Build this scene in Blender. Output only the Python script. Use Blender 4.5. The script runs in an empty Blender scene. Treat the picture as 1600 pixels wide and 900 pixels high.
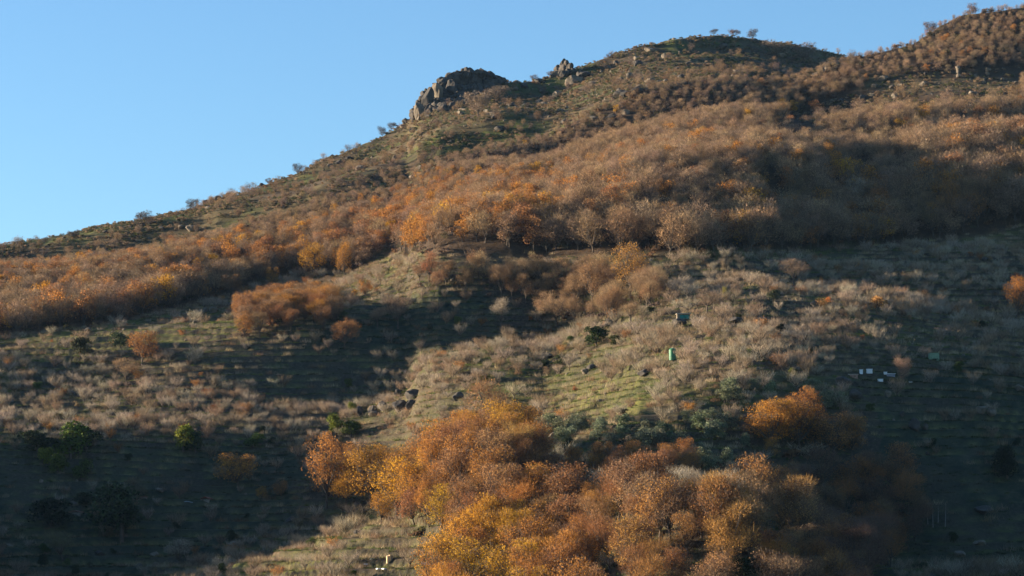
import bpy, math, random
import numpy as np
from mathutils import Vector, Matrix, Quaternion
R_=math.radians
scene=bpy.context.scene
C=scene.collection
# ---------------------------------------------------------------- camera
cam=bpy.data.cameras.new('camera'); camo=bpy.data.objects.new('camera',cam); C.objects.link(camo)
cam.lens=100; cam.sensor_width=36; cam.clip_start=1; cam.clip_end=8000
camo.location=(0,0,0); camo.rotation_euler=(R_(90+5.8),0,0)
scene.camera=camo
# ---------------------------------------------------------------- light
BETA,ALPHA=13.0,8.5
SUN_DIR=Vector((-math.cos(R_(BETA))*math.cos(R_(ALPHA)), math.sin(R_(BETA))*math.cos(R_(ALPHA)), math.sin(R_(ALPHA))))  # towards the sun
world=bpy.data.worlds.new('World'); scene.world=world; world.use_nodes=True
wn=world.node_tree.nodes; wl=world.node_tree.links
bg=wn['Background']; bg.inputs['Strength'].default_value=0.062
sky=wn.new('ShaderNodeTexSky'); sky.sky_type='NISHITA'; sky.sun_disc=False
sky.sun_elevation=R_(ALPHA); sky.sun_rotation=R_(-(90-BETA)); sky.altitude=900; sky.air_density=1.0; sky.dust_density=0.5; sky.ozone_density=3.0
tn=wn.new('ShaderNodeMix'); tn.data_type='RGBA'; tn.blend_type='MULTIPLY'; tn.inputs[0].default_value=1; tn.inputs[7].default_value=(1.0,1.10,1.17,1); wl.new(sky.outputs[0],tn.inputs[6]); wl.new(tn.outputs[2],bg.inputs['Color'])
sl=bpy.data.lights.new('sun','SUN'); sl.energy=5.0; sl.angle=R_(0.5); sl.color=(1.0,0.81,0.60)
so=bpy.data.objects.new('sun',sl); C.objects.link(so); so.rotation_euler=SUN_DIR.to_track_quat('Z','Y').to_euler(); so.location=(-300,300,400)
scene.view_settings.view_transform='Standard'; scene.view_settings.look='None'; scene.view_settings.exposure=1.93; scene.view_settings.gamma=1
scene.cycles.max_bounces=4; scene.cycles.diffuse_bounces=2; scene.cycles.transparent_max_bounces=4
# ---------------------------------------------------------------- terrain functions
FP=1600*100/36.; PITCH=math.radians(5.8); CP,SP=math.cos(PITCH),math.sin(PITCH)
def proj(x,y,z):
    dn=y*CP+z*SP
    return 800+FP*x/dn, 450-FP*(z*CP-y*SP)/dn
def tanv(v):
    vv=(450-v)/FP; return (SP+vv*CP)/(CP-vv*SP)
DV_V=np.array([1100,1000,900,800,700,600,500,400,300,200,100,0,-200.])
DV_D=np.array([400,455,520,605,700,800,905,1020,1145,1275,1400,1520,1740.])
VF=np.array([(-1500,560),(-800,500),(-300,440),(0,412),(100,402),(200,388),(300,368),(400,348),(500,328),(600,308),(680,287),(750,268),(820,247),(900,217),(1000,187),(1100,162),(1200,136),(1280,112),(1340,92),(1390,82),(1440,66),(1480,39),(1520,20),(1600,8),(1750,0),(2000,20),(2600,60),(3500,100)],float)
VR=np.array([(-1500,560),(-800,480),(-300,420),(0,384),(50,379),(100,372),(160,363),(220,352),(270,336),(310,323),(335,310),(370,301),(410,288),(450,275),(500,252),(550,231),(600,206),(632,190),(655,165),(685,146),(720,136),(760,127),(800,122),(850,121),(880,113),(920,99),(950,89),(1000,73),(1060,61),(1110,55),(1180,55),(1240,65),(1300,75),(1350,84),(1450,105),(1600,150),(2200,300),(3500,500)],float)
DR=np.array([(-1500,1000),(-300,1130),(0,1230),(300,1330),(600,1440),(740,1475),(900,1500),(1150,1560),(1350,1630),(3000,1750)],float)
def smin(a,b,k):
    h=np.clip(.5+.5*(b-a)/k,0,1); return b*(1-h)+a*h-k*h*(1-h)
def cu(u): return .17*np.tanh((u-800)/900.)
def upix(x,y,t=.10):
    vv=0
    return 800+FP*(x/np.maximum(y,1))*(CP+t*SP)
def base(x,y):
    u=np.clip(upix(x,y),-1500,3500); 
    yy=y/(1-cu(u))
    v=np.interp(yy,DV_D,DV_V); zf=y*tanv(v)
    # extrapolate linear beyond
    vc=np.interp(u,VF[:,0],VF[:,1]); dc=np.interp(vc,DV_V[::-1],DV_D[::-1])*(1-cu(u))
    zc=dc*tanv(vc)
    F=smin(zf, zc-.38*(y-dc)+1.2, 6.)
    vr=np.interp(u,VR[:,0],VR[:,1]); dr=np.interp(u,DR[:,0],DR[:,1]); zr=dr*tanv(vr)
    R=smin(zr+.27*(y-dr)+1.2, zr-.3*(y-dr)+1.2, 5.)
    R=np.where(u<700, smin(R+0, R, 1), R)
    H=-smin(-F,-R,8.)
    near=np.interp(y,[-400,-100,0,30,100,200,300,420,480],[60,12,-2,-8,-45,-66,-62,-25,-8])
    w=np.clip((y-420)/60,0,1); w=w*w*(3-2*w)
    return near*(1-w)+H*w
HAZE_D=0.000011
SUN_B=math.radians(13); SUN_A=math.radians(8.5); TA=math.tan(SUN_A)
DX,DY=math.cos(SUN_B),-math.sin(SUN_B)   # the way the light travels over the ground
# folds of the hillside: hollows that lie in shade, outlined in pixels of the photograph
SH=[ 
 [(540,300),(560,270),(680,222),(760,222),(830,212),(850,226),(700,272),(620,298)],
 [(960,180),(975,155),(1010,135),(1100,125),(1140,128),(1080,152),(1010,176)],
 [(1500,112),(1560,92),(1700,70),(1700,122),(1560,128)],
 [(1330,205),(1400,198),(1500,180),(1800,160),(1800,225),(1400,232),(1330,225)],
 [(1000,268),(1100,264),(1350,264),(1800,252),(1800,298),(1000,300),(960,290)],
 [(820,350),(900,328),(1000,322),(1100,326),(1400,316),(1800,326),(1800,365),(1500,372),(1250,388),(1030,396),(900,385),(830,375)],
 [(0,400),(60,402),(90,410),(50,425),(-300,430),(-300,400)],
 [(150,485),(260,440),(330,412),(400,402),(445,402),(400,430),(340,460),(250,485),(150,500)],
 [(-200,565),(0,565),(140,570),(120,590),(0,600),(-200,600)],
 [(520,500),(560,470),(640,462),(760,450),(800,480),(900,492),(1010,488),(960,505),(860,528),(740,540),(650,565),(560,600),(430,610),(300,600),(290,565),(420,540),(480,535)],
 [(1010,408),(1200,410),(1300,418),(1230,440),(1100,450),(1040,460)],
 [(1460,425),(1800,415),(1800,610),(1480,610),(1450,560),(1430,520),(1440,470)],
 [(1430,590),(1800,590),(1800,950),(1050,950),(1100,870),(1160,800),(1260,745),(1390,740),(1420,680),(1390,640)],
 [(-500,700),(0,700),(250,690),(400,685),(510,690),(470,728),(320,742),(310,792),(430,800),(500,805),(400,845),(230,885),(180,960),(-500,960)],
 [(830,672),(1000,668),(1180,650),(1330,630),(1180,700),(1190,740),(1050,745),(860,735),(820,700)],
 [(420,640+40),(520,655),(500,700),(400,705)],
 [(860,735),(1190,745),(1190,765),(900,765)],
 [(100,640),(300,640),(380,620),(520,600),(420,630),(300,655),(100,665)],
]
def inpoly(u,v,P):
    r=np.zeros(u.shape,bool); n=len(P)
    for i in range(n):
        x1,y1=P[i];x2,y2=P[(i+1)%n]
        if y1==y2: continue
        c=((y1>v)!=(y2>v))&(u<(x2-x1)*(v-y1)/(y2-y1)+x1)
        r^=c
    return r
G=8.
X=np.arange(-720,720+1,G); Y=np.arange(420,1900+1,G); XX,YY=np.meshgrid(X,Y)
B=base(XX,YY)
_u=np.clip(upix(XX,YY),-1500,3500); _vc=np.interp(_u,VF[:,0],VF[:,1]); _dc=np.interp(_vc,DV_V[::-1],DV_D[::-1])*(1-cu(_u))
SEEN=(YY<np.interp(_u,DR[:,0],DR[:,1])+6)&((YY<_dc+6)|(B/YY>tanv(_vc)-.001))
def bil(A,x,y,fill=None):
    fx=np.clip((x-X[0])/G,0,len(X)-1.001); fy=np.clip((y-Y[0])/G,0,len(Y)-1.001)
    i=fx.astype(int); j=fy.astype(int); a=fx-i; b=fy-j
    return A[j,i]*(1-a)*(1-b)+A[j,i+1]*a*(1-b)+A[j+1,i]*(1-a)*b+A[j+1,i+1]*a*b
def gauss(A,s,ax):
    r=int(s*3)+1; k=np.exp(-.5*(np.arange(-r,r+1)/s)**2); k/=k.sum()
    A=np.moveaxis(A,ax,0); P=np.concatenate([A[:1].repeat(r,0),A,A[-1:].repeat(r,0)])
    return np.moveaxis(sum(k[i]*P[i:i+len(A)] for i in range(2*r+1)),0,ax)
def mask(H):
    u,v=proj(XX,YY,H); m=np.zeros(u.shape)
    for P in SH: m=np.maximum(m,inpoly(u,v,P))
    m=m*SEEN
    return gauss(gauss(m*1.,1.,0),1.,1), u,v
# sun-line coords
S=np.arange(-1200,1600,6.); W=np.arange(-200,2400,6.)
SS,WW=np.meshgrid(S,W)
# point = s*d + w*n , n=perp (-DY,DX)->(sin,cos)
PX=SS*DX+WW*(-DY); PY=SS*DY+WW*DX
_fu,_fv=proj(XX,YY,B); FL0=np.array([(-400,560),(0,530),(200,503),(400,446),(560,425),(600,398),(1030,402),(1250,395),(1450,380),(1600,354),(2000,330)],float)
DEEP=np.where((_fv<np.interp(_fu,FL0[:,0],FL0[:,1]))&(YY<_dc),6.,np.where(YY>_dc,.3,2.5))
def shadow(H,m=.3):
    # returns lit mask on XX grid; horizon along upsun
    mx=np.zeros(H.shape)-1e9
    for k in range(1,130):
        d=k*G*.75
        hh=bil(H,XX-DX*d,YY-DY*d); ok=(XX-DX*d>X[0])&(YY-DY*d<Y[-1])
        mx=np.where(ok,np.maximum(mx,hh-d*TA),mx)
    return H>=mx-m
def solve(n=12):
    D=np.zeros(B.shape); K=np.zeros(B.shape)
    for it in range(n):
        m,u,v=mask(B+D)
        Ms=bil(m,PX,PY)>.5; Bs=bil(B,PX,PY)
        L=shadow(B+D,DEEP)*1.
        if it>0: K=np.clip(K+.05*(m>.5)*gauss(gauss(L,1,0),1,1)-.02*(m<.2)*(1-L),0,.2)
        Ks=bil(gauss(gauss(K,1,0),1,1),PX,PY)
        vis=(PX>X[0])&(PX<X[-1])&(PY>Y[0])&(PY<Y[-1])
        q=Bs.copy()
        for i in range(1,q.shape[1]):
            ds=6.; bp=(Bs[:,i]-Bs[:,i-1])/ds; dev=Bs[:,i-1]-q[:,i-1]
            lit=bp+np.clip(dev/90.,-.2,.2); lit=np.maximum(lit,.0)
            sh=np.minimum(bp+np.clip(dev/200,-.1,0), -(TA+.07+Ks[:,i]))
            qn=q[:,i-1]+ds*np.where(Ms[:,i],sh,lit)
            q[:,i]=np.where(vis[:,i],qn,Bs[:,i])
        Q=q-Bs
        Q=Q-gauss(Q,190/6.,1)
        Q=gauss(Q,1.6,0); Q=gauss(Q,.6,1)
        # back to xy
        s=XX*DX+YY*DY; w=XX*(-DY)+YY*DX
        fx=np.clip((s-S[0])/6,0,len(S)-1.001); fy=np.clip((w-W[0])/6,0,len(W)-1.001)
        i=fx.astype(int); j=fy.astype(int); a=fx-i; b=fy-j
        N=Q[j,i]*(1-a)*(1-b)+Q[j,i+1]*a*(1-b)+Q[j+1,i]*(1-a)*b+Q[j+1,i+1]*a*b
        # fade at crests to keep silhouettes
        uu=np.clip(upix(XX,YY),-1500,3500)
        vc=np.interp(uu,VF[:,0],VF[:,1]); dc=np.interp(vc,DV_V[::-1],DV_D[::-1])*(1-cu(uu)); dr=np.interp(uu,DR[:,0],DR[:,1])
        fF=np.clip((np.abs(YY-dc))/60,0,1); fR=np.clip(np.abs(YY-dr)/40,0,1)
        wb=np.clip((uu-420)/360,0,1); wb=wb*wb*(3-2*wb); fa=(fR*(1-wb)+fF*fR*wb)*np.where((YY>_dc)&(_u>900),.35,1.)*np.clip((YY-440)/110,0,1)
        D=D*.5+.5*N*fa; D=36*np.tanh(D/36)
        pass
    return D
RX0,RY0=X[0],Y[0]; RELF=solve(); RELF=gauss(gauss(RELF,1.1,0),1.1,1); RN=RELF.shape
def relief(x,y):
    fx=np.clip((x-RX0)/G,1,RN[1]-3.001); fy=np.clip((y-RY0)/G,1,RN[0]-3.001)
    i=fx.astype(int); j=fy.astype(int); a=fx-i; b=fy-j
    def wts(t): return ((1-t)**3/6,(3*t**3-6*t*t+4)/6,(-3*t**3+3*t*t+3*t+1)/6,t**3/6)
    wx,wy=wts(a),wts(b); r=0
    for p in range(4):
        for q in range(4): r=r+wy[p]*wx[q]*RELF[j+p-1,i+q-1]
    return r
def _h(i,j,s):
    n=(i.astype(np.int64)*374761393+j.astype(np.int64)*668265263+s*974634777)&0xffffffff
    n=((n^(n>>13))*1274126177)&0xffffffff
    return ((n^(n>>16))&0xffff)/65535.
def vnoise(x,y,s=0):
    i=np.floor(x).astype(np.int64); j=np.floor(y).astype(np.int64); a=x-i; b=y-j
    a=a*a*(3-2*a); b=b*b*(3-2*b)
    return (_h(i,j,s)*(1-a)+_h(i+1,j,s)*a)*(1-b)+(_h(i,j+1,s)*(1-a)+_h(i+1,j+1,s)*a)*b
def fbm(x,y,s=0,o=4):
    r=0;a=.5;t=0
    for k in range(o):
        r=r+a*vnoise(x,y,s+k*17);t+=a;a*=.5;x=x*2.03+5.1;y=y*2.03+1.7
    return r/t
# lower edge of the forest, where the orchard terraces begin
FL=np.array([(-400,560),(0,530),(100,518),(200,503),(330,470),(400,446),(480,428),(560,425),(600,398),(700,400),(800,400),(1030,402),(1250,395),(1450,380),(1600,354),(2000,330)],float)
def smooth_height(x,y):
    return base(x,y)+relief(x,y)
def terrace_weight(x,y,z):
    u,v=proj(x,np.maximum(y,1),z)
    w=np.clip((v-np.interp(u,FL[:,0],FL[:,1])+4)/14,0,1)
    w2=np.exp(-((v-132)/16)**2)*np.clip((u-1330)/60,0,1)*.9      # terraces high on the right
    return np.maximum(w*(y<1150),w2)*np.clip((y-440)/40,0,1)
def height(x,y,want_lip=False):
    x=np.asarray(x,float); y=np.asarray(y,float)
    z=smooth_height(x,y)
    tw=terrace_weight(x,y,z)
    far=np.clip((y-430)/60,0,1)
    rough=np.clip((y-1330)/60,0,1)*np.clip((1250-0*x)/1,0,1)
    z=z+far*(fbm(x/34,y/34,3)-.5)*4.2*(1-.55*tw)+far*(fbm(x/8,y/8,9,3)-.5)*1.1*(1-.5*tw)+rough*(fbm(x/13,y/13,21,3)-.5)*4.0
    hs=2.1
    q=(z+(fbm(x/60,y/60,31,2)-.5)*5.)/hs
    f=q-np.floor(q); e=np.clip((f-.74)/.13,0,1); e=e*e*(3-2*e)
    step=.22*f+.78*e
    st=(step-f)*hs
    if want_lip=='phase': return np.where(tw>.3,f,.3)
    vis=np.clip((fbm(x/45,y/45,41,2)-.28)*5,0,1)
    if want_lip: return np.exp(-((f-.64)/.11)**2)*tw*(.3+.7*vis)
    return z+st*tw*(.35+.65*vis)
def at(u,v,lift=0):
    """the point of the hillside seen at a pixel of the photograph"""
    vv=(450-v)/FP; k=1/(CP-vv*SP)
    ys=np.arange(440,1900,1.0); xs=(u-800)/FP*k*ys; zs=ys*tanv(v)
    h=height(xs,ys); w=np.nonzero(h>=zs)[0]
    i=w[0] if len(w) else int(np.argmin(zs-h))
    return Vector((xs[i],ys[i],h[i]-lift))
def mpp(y): return y/FP    # metres per pixel of the 1600 wide photograph

# ---------------------------------------------------------------- materials
def new_mat(name):
    m=bpy.data.materials.new(name); m.use_nodes=True
    nt=m.node_tree; b=nt.nodes['Principled BSDF']; b.inputs['Roughness'].default_value=.85
    b.inputs['Specular IOR Level'].default_value=.15
    return m,nt,b
def ramp(nt,fac,stops):
    r=nt.nodes.new('ShaderNodeValToRGB'); e=r.color_ramp.elements
    e[0].position=stops[0][0]; e[0].color=(*stops[0][1],1); e[1].position=stops[-1][0]; e[1].color=(*stops[-1][1],1)
    for p,c in stops[1:-1]:
        k=e.new(p); k.color=(*c,1)
    nt.links.new(fac,r.inputs[0]); return r.outputs[0]
def noise(nt,scale,coord,detail=4,rough=.6):
    n=nt.nodes.new('ShaderNodeTexNoise'); n.inputs['Scale'].default_value=scale; n.inputs['Detail'].default_value=detail; n.inputs['Roughness'].default_value=rough
    if coord is not None: nt.links.new(coord,n.inputs['Vector'])
    return n.outputs[0]
def mix(nt,f,a,b,mode='MIX'):
    m=nt.nodes.new('ShaderNodeMix'); m.data_type='RGBA'; m.blend_type=mode; m.clamp_result=False
    for s,vv in ((m.inputs[0],f),(m.inputs[6],a),(m.inputs[7],b)):
        if hasattr(vv,'links'): nt.links.new(vv,s)
        elif isinstance(vv,(int,float)): s.default_value=vv
        else: s.default_value=(*vv,1)
    return m.outputs[2]
def coords(nt,kind='Object'):
    return nt.nodes.new('ShaderNodeTexCoord').outputs[kind]
def tint_node(nt):
    a=nt.nodes.new('ShaderNodeAttribute'); a.attribute_type='INSTANCER'; a.attribute_name='tint'; return a.outputs['Color']
def face_rnd(nt):
    a=nt.nodes.new('ShaderNodeAttribute'); a.attribute_type='GEOMETRY'; a.attribute_name='shade'; return a.outputs['Fac']
def mat_leaf(name,var=.55,transl=.4):
    m,nt,b=new_mat(name)
    col=tint_node(nt)
    f=ramp(nt,face_rnd(nt),[(0,(ALB*(1-var),ALB*(1-var*1.1),ALB*(1-var*.8))),(1,(ALB*(1+var),ALB*(1+var*.95),ALB*(1+var*.7)))])
    c=mix(nt,1.0,col,f,'MULTIPLY')
    nt.links.new(c,b.inputs['Base Color'])
    t=nt.nodes.new('ShaderNodeBsdfTranslucent'); nt.links.new(c,t.inputs[0])
    ms=nt.nodes.new('ShaderNodeMixShader'); ms.inputs[0].default_value=transl
    nt.links.new(b.outputs[0],ms.inputs[1]); nt.links.new(t.outputs[0],ms.inputs[2])
    nt.links.new(ms.outputs[0],nt.nodes['Material Output'].inputs[0])
    return m
def mat_twig(name,col,use_tint=0.0,var=.4):
    m,nt,b=new_mat(name)
    f=ramp(nt,face_rnd(nt),[(0,(ALB*(1-var),)*3),(1,(ALB*(1+var),)*3)])
    base_c=mix(nt,use_tint,col,tint_node(nt)) if use_tint else col
    c=mix(nt,1.0,base_c,f,'MULTIPLY'); nt.links.new(c,b.inputs['Base Color'])
    if use_tint:
        t=nt.nodes.new('ShaderNodeBsdfTranslucent'); nt.links.new(c,t.inputs[0]); ms=nt.nodes.new('ShaderNodeMixShader'); ms.inputs[0].default_value=.22
        nt.links.new(b.outputs[0],ms.inputs[1]); nt.links.new(t.outputs[0],ms.inputs[2]); nt.links.new(ms.outputs[0],nt.nodes['Material Output'].inputs[0])
    return m
def mat_noise(name,stops,scale=1.0,rough=.9,bump=0.0,kind='Object'):
    m,nt,b=new_mat(name); co=coords(nt,kind); n=noise(nt,scale,co,6,.65)
    nt.links.new(ramp(nt,n,stops),b.inputs['Base Color']); b.inputs['Roughness'].default_value=rough
    if bump:
        bp=nt.nodes.new('ShaderNodeBump'); bp.inputs['Strength'].default_value=bump; bp.inputs['Distance'].default_value=.3
        nt.links.new(noise(nt,scale*3,co,6,.7),bp.inputs['Height']); nt.links.new(bp.outputs[0],b.inputs['Normal'])
    return m
ALB=.88
M={}
M['leaf']=mat_leaf('autumn_leaves'); M['evergreen_leaf']=mat_leaf('evergreen_leaves',.6,.15)
M['twig']=mat_twig('grey_brown_twigs',(.15,.11,.085)); M['twig_tint']=mat_twig('tinted_twigs',(.2,.15,.12),1.0)
M['bark']=mat_noise('bark',[(.3,(.05,.04,.032)),(.7,(.13,.105,.08))],2.0,.95)
M['rock']=mat_noise('granite',[(.25,(.05,.047,.04)),(.45,(.13,.11,.083)),(.62,(.19,.155,.115)),(.8,(.08,.082,.055))],.9,.92,.6)
M['rock_dark']=mat_noise('darkgranite',[(.25,(.03,.03,.028)),(.5,(.065,.058,.05)),(.8,(.12,.10,.08))],.5,.92,.6)  # darker granite, also used to paint shade on the crag

# ---------------------------------------------------------------- ground sheet
def mesh_np(name,co,faces,mats,smooth=False,mi=None):
    me=bpy.data.meshes.new(name); co=np.asarray(co,np.float32); faces=np.asarray(faces,np.int32)
    me.vertices.add(len(co)); me.vertices.foreach_set('co',co.ravel())
    k=faces.shape[1]; me.loops.add(faces.size); me.loops.foreach_set('vertex_index',faces.ravel())
    me.polygons.add(len(faces)); me.polygons.foreach_set('loop_start',np.arange(0,faces.size,k,dtype=np.int32))
    if mi is not None: me.polygons.foreach_set('material_index',np.asarray(mi,np.int32))
    me.polygons.foreach_set('use_smooth',np.full(len(faces),smooth))
    me.update(calc_edges=True)
    for m in mats: me.materials.append(m)
    return me
def link(o): C.objects.link(o); return o
Z_LUSH=[[(40,535),(200,500),(330,482),(430,500),(330,530),(220,545),(60,565)],[(800,600),(1000,585),(1010,640),(840,665),(780,660)],[(520,470),(620,490),(640,505),(520,505)],[(330,890),(480,860),(560,880),(500,900),(330,905)]]
SHADE_L=[(-300,705),(240,700),(480,712),(440,790),(380,840),(230,880),(190,1000),(-300,1000)]  # slopes whose ground colour is darkened and cooled to deepen their shade
SHADE_R=[(1350,600),(1480,560),(1900,560),(1900,1000),(1250,1000),(1300,800),(1380,690)]
SHADE_M=[(450,520),(560,480),(760,465),(850,500),(760,535),(560,590),(440,590)]
Z_SHOULDER=[(1215,200),(1290,160),(1400,120),(1600,104),(1600,162),(1420,168),(1300,190)]
def build_ground():
    ys=np.concatenate([np.linspace(-300,430,40),np.arange(434,1010,1.15),np.arange(1010,1260,1.9),np.arange(1260,1700,2.6),np.linspace(1702,1900,30),np.linspace(1910,4200,40)])
    au=np.concatenate([np.linspace(-9000,-2200,26),np.linspace(-2100,-160,60),np.arange(-140,1745,3.1),np.linspace(1760,3200,50),np.linspace(3400,9000,18)])
    k=1/(CP+.1*SP)*1.0
    U,Yg=np.meshgrid(au,ys)
    Xg=(U-800)/FP/(CP+.1*SP)*np.maximum(np.abs(Yg),250 )
    Z=height(Xg,Yg)
    ny,nx=Z.shape
    co=np.stack([Xg,Yg,Z],-1).reshape(-1,3)
    idx=np.arange(ny*nx).reshape(ny,nx)
    f=np.stack([idx[:-1,:-1],idx[:-1,1:],idx[1:,1:],idx[1:,:-1]],-1).reshape(-1,4)
    m,nt,b=new_mat('hillside_ground')
    co_=coords(nt)
    def attr(n):
        a=nt.nodes.new('ShaderNodeAttribute'); a.attribute_name=n; return a.outputs['Fac']
    grass=ramp(nt,noise(nt,.16,co_,5,.7),[(.3,(.045,.05,.022)),(.48,(.07,.08,.028)),(.6,(.13,.155,.035)),(.75,(.17,.15,.06))])
    dry=ramp(nt,noise(nt,.35,co_,5,.7),[(.3,(.06,.045,.03)),(.55,(.15,.11,.065)),(.75,(.24,.185,.11))])
    c=mix(nt,attr('dry'),grass,dry)
    lush=ramp(nt,noise(nt,.3,co_,4,.7),[(.3,(.10,.12,.03)),(.6,(.24,.24,.06)),(.75,(.3,.25,.1))])
    c=mix(nt,attr('lush'),c,lush)
    litter=ramp(nt,noise(nt,.5,co_,4,.7),[(.3,(.045,.032,.022)),(.7,(.12,.075,.04))])
    c=mix(nt,attr('forest'),c,litter)
    wall=ramp(nt,noise(nt,1.3,co_,4,.8),[(.3,(.04,.037,.03)),(.55,(.10,.085,.065)),(.75,(.2,.17,.13))])
    c=mix(nt,attr('riser'),c,wall)
    groundshade=ramp(nt,noise(nt,.25,co_,5,.75),[(.3,(.012,.026,.024)),(.45,(.030,.055,.036)),(.55,(.06,.075,.05)),(.7,(.13,.12,.09))])  # shade put into the ground colour as a dark teal
    c=mix(nt,attr('groundshade'),c,groundshade)
    lipc=ramp(nt,noise(nt,.8,co_,4,.8),[(.35,(.09,.11,.04)),(.55,(.24,.24,.09)),(.7,(.36,.3,.16))])
    c=mix(nt,attr('lip'),c,lipc)
    c=mix(nt,1.0,c,(.64,.62,.58),'MULTIPLY')
    nt.links.new(c,b.inputs['Base Color']); b.inputs['Roughness'].default_value=.95
    bp=nt.nodes.new('ShaderNodeBump'); bp.inputs['Strength'].default_value=.8; bp.inputs['Distance'].default_value=.6
    nt.links.new(noise(nt,.9,co_,6,.75),bp.inputs['Height']); nt.links.new(bp.outputs[0],b.inputs['Normal'])
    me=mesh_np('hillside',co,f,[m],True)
    x,y=co[:,0],co[:,1]; zs=smooth_height(x,y); u,v=proj(x,np.maximum(y,1),zs); tw=terrace_weight(x,y,zs)
    fl=np.interp(u,FL[:,0],FL[:,1])
    def add(n,val):
        a=me.attributes.new(n,'FLOAT','POINT'); a.data.foreach_set('value',np.clip(val,0,1).astype(np.float32))
    n1=fbm(x/30,y/30,51,4); n2=fbm(x/11,y/11,55,3)
    add('dry',.25*is_rear(x,y)+np.where(inpoly(u,v,Z_SHOULDER)&(y>440),.95,(.5+(n1-.5)*4+(n2-.5)*2)-.25*inpoly(u,v,[(-200,700),(1700,560),(1700,960),(-200,960)])))  # dry tone cut over the lower slope to cool its shade
    rear=is_rear(x,y)
    lu=np.zeros(len(x))
    for zone in Z_LUSH: lu=np.maximum(lu,inpoly(u,v,zone)*1.)
    lu=np.where((y<440),0,lu); add('lush',lu*np.clip((n2-.38)*6,0,1)+rear*np.clip((fbm(x/24,y/15,57,3)-.5)*6,0,.2)+.6*(~rear)*np.clip((fbm(x/40,y/14,58,3)-.56)*8,0,1)*(v>fl))
    add('forest',np.where(rear,0.25*(n2>.5),np.clip((fl-v)/10,0,1))*(1-tw))
    gy=np.gradient(Z,axis=0)/np.maximum(np.gradient(Yg,axis=0),.1)
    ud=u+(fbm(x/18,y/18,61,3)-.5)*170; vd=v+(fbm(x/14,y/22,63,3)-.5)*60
    dz=inpoly(ud,vd,SHADE_L)|inpoly(ud,vd,SHADE_R)|inpoly(ud,vd,SHADE_M)
    add('groundshade',np.where(y>420,dz*np.clip((n1-.3)*5,.3,.85),0))
    add('lip',height(x,y,True)*np.clip((fbm(x/7,y/5,67,2)-.3)*5,0,1)*(y>440)*.85)
    add('riser',np.clip((gy.ravel()-.38)/.3,0,1)*tw)
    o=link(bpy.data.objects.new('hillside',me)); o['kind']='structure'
def is_rear(x,y):
    u=upix(x,y); vc=np.interp(u,VF[:,0],VF[:,1]); dc=np.interp(vc,DV_V[::-1],DV_D[::-1])*(1-cu(u))
    return y>dc+8
build_ground()

# ---------------------------------------------------------------- plant meshes
rng=np.random.default_rng(7)
def tube(P,Rr,sides=5):
    """tapered tube through points P with radii Rr -> verts, quads"""
    P=np.asarray(P,float); n=len(P); V=[];F=[]
    for i in range(n):
        d=P[min(i+1,n-1)]-P[max(i-1,0)]; d/=np.linalg.norm(d)+1e-9
        a=np.cross(d,(0.3,.9,.1)); a/=np.linalg.norm(a)+1e-9; b=np.cross(d,a)
        for k in range(sides):
            t=2*math.pi*k/sides; V.append(P[i]+Rr[i]*(a*math.cos(t)+b*math.sin(t)))
    for i in range(n-1):
        for k in range(sides):
            k2=(k+1)%sides; F.append((i*sides+k,i*sides+k2,(i+1)*sides+k2,(i+1)*sides+k))
    return np.array(V),np.array(F)
class Geo:
    def __init__(s): s.v=[];s.f=[];s.m=[];s.sh=[];s.n=0
    def add(s,V,F,mi,sh=None):
        F=np.asarray(F)
        if F.shape[1]==3: F=np.concatenate([F,F[:,2:3]],1)      # marker for triangles
        s.v.append(np.asarray(V));s.f.append(F+s.n);s.m.append(np.full(len(F),mi)); s.n+=len(V)
        s.sh.append(rng.random(len(F)) if sh is None else sh)
    def mesh(s,name,mats):
        v=np.concatenate(s.v); f=np.concatenate(s.f); mi=np.concatenate(s.m); sh=np.concatenate(s.sh)
        me=bpy.data.meshes.new(name); tri=f[:,2]==f[:,3]
        cnt=np.where(tri,3,4); loops=f[np.arange(4)[None,:]<cnt[:,None]]
        me.vertices.add(len(v)); me.vertices.foreach_set('co',v.astype(np.float32).ravel())
        me.loops.add(len(loops)); me.loops.foreach_set('vertex_index',loops.astype(np.int32))
        me.polygons.add(len(f)); me.polygons.foreach_set('loop_start',np.concatenate([[0],np.cumsum(cnt)[:-1]]).astype(np.int32))
        me.polygons.foreach_set('material_index',mi.astype(np.int32)); me.update(calc_edges=True)
        a=me.attributes.new('shade','FLOAT','FACE'); a.data.foreach_set('value',sh.astype(np.float32))
        for m in mats: me.materials.append(m)
        return me
def unit(n):
    d=rng.normal(size=(n,3)); return d/np.linalg.norm(d,axis=1)[:,None]
def slivers(P,D,L,W):
    n=len(P); a=np.cross(D,unit(n)); a/=np.linalg.norm(a,axis=1)[:,None]+1e-9
    W=np.asarray(W).reshape(-1,1) if np.ndim(W) else W
    V=np.stack([P-a*W/2,P+a*W/2,P+D*L[:,None]],1).reshape(-1,3); F=np.arange(3*n).reshape(-1,3); return V,F
def cards(P,S,up=.0):
    n=len(P); a=unit(n); a[:,2]*=(1-up); b=np.cross(a,unit(n)); a/=np.linalg.norm(a,axis=1)[:,None]; b/=np.linalg.norm(b,axis=1)[:,None]
    S=S[:,None]; j=lambda: rng.uniform(.7,1.25,(n,1))
    V=np.stack([P-a*S*j()*.6,P-b*S*j()*.5,P+a*S*j()*.6,P+b*S*j()*.5],1).reshape(-1,3); return V,np.arange(4*n).reshape(-1,4)
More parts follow.
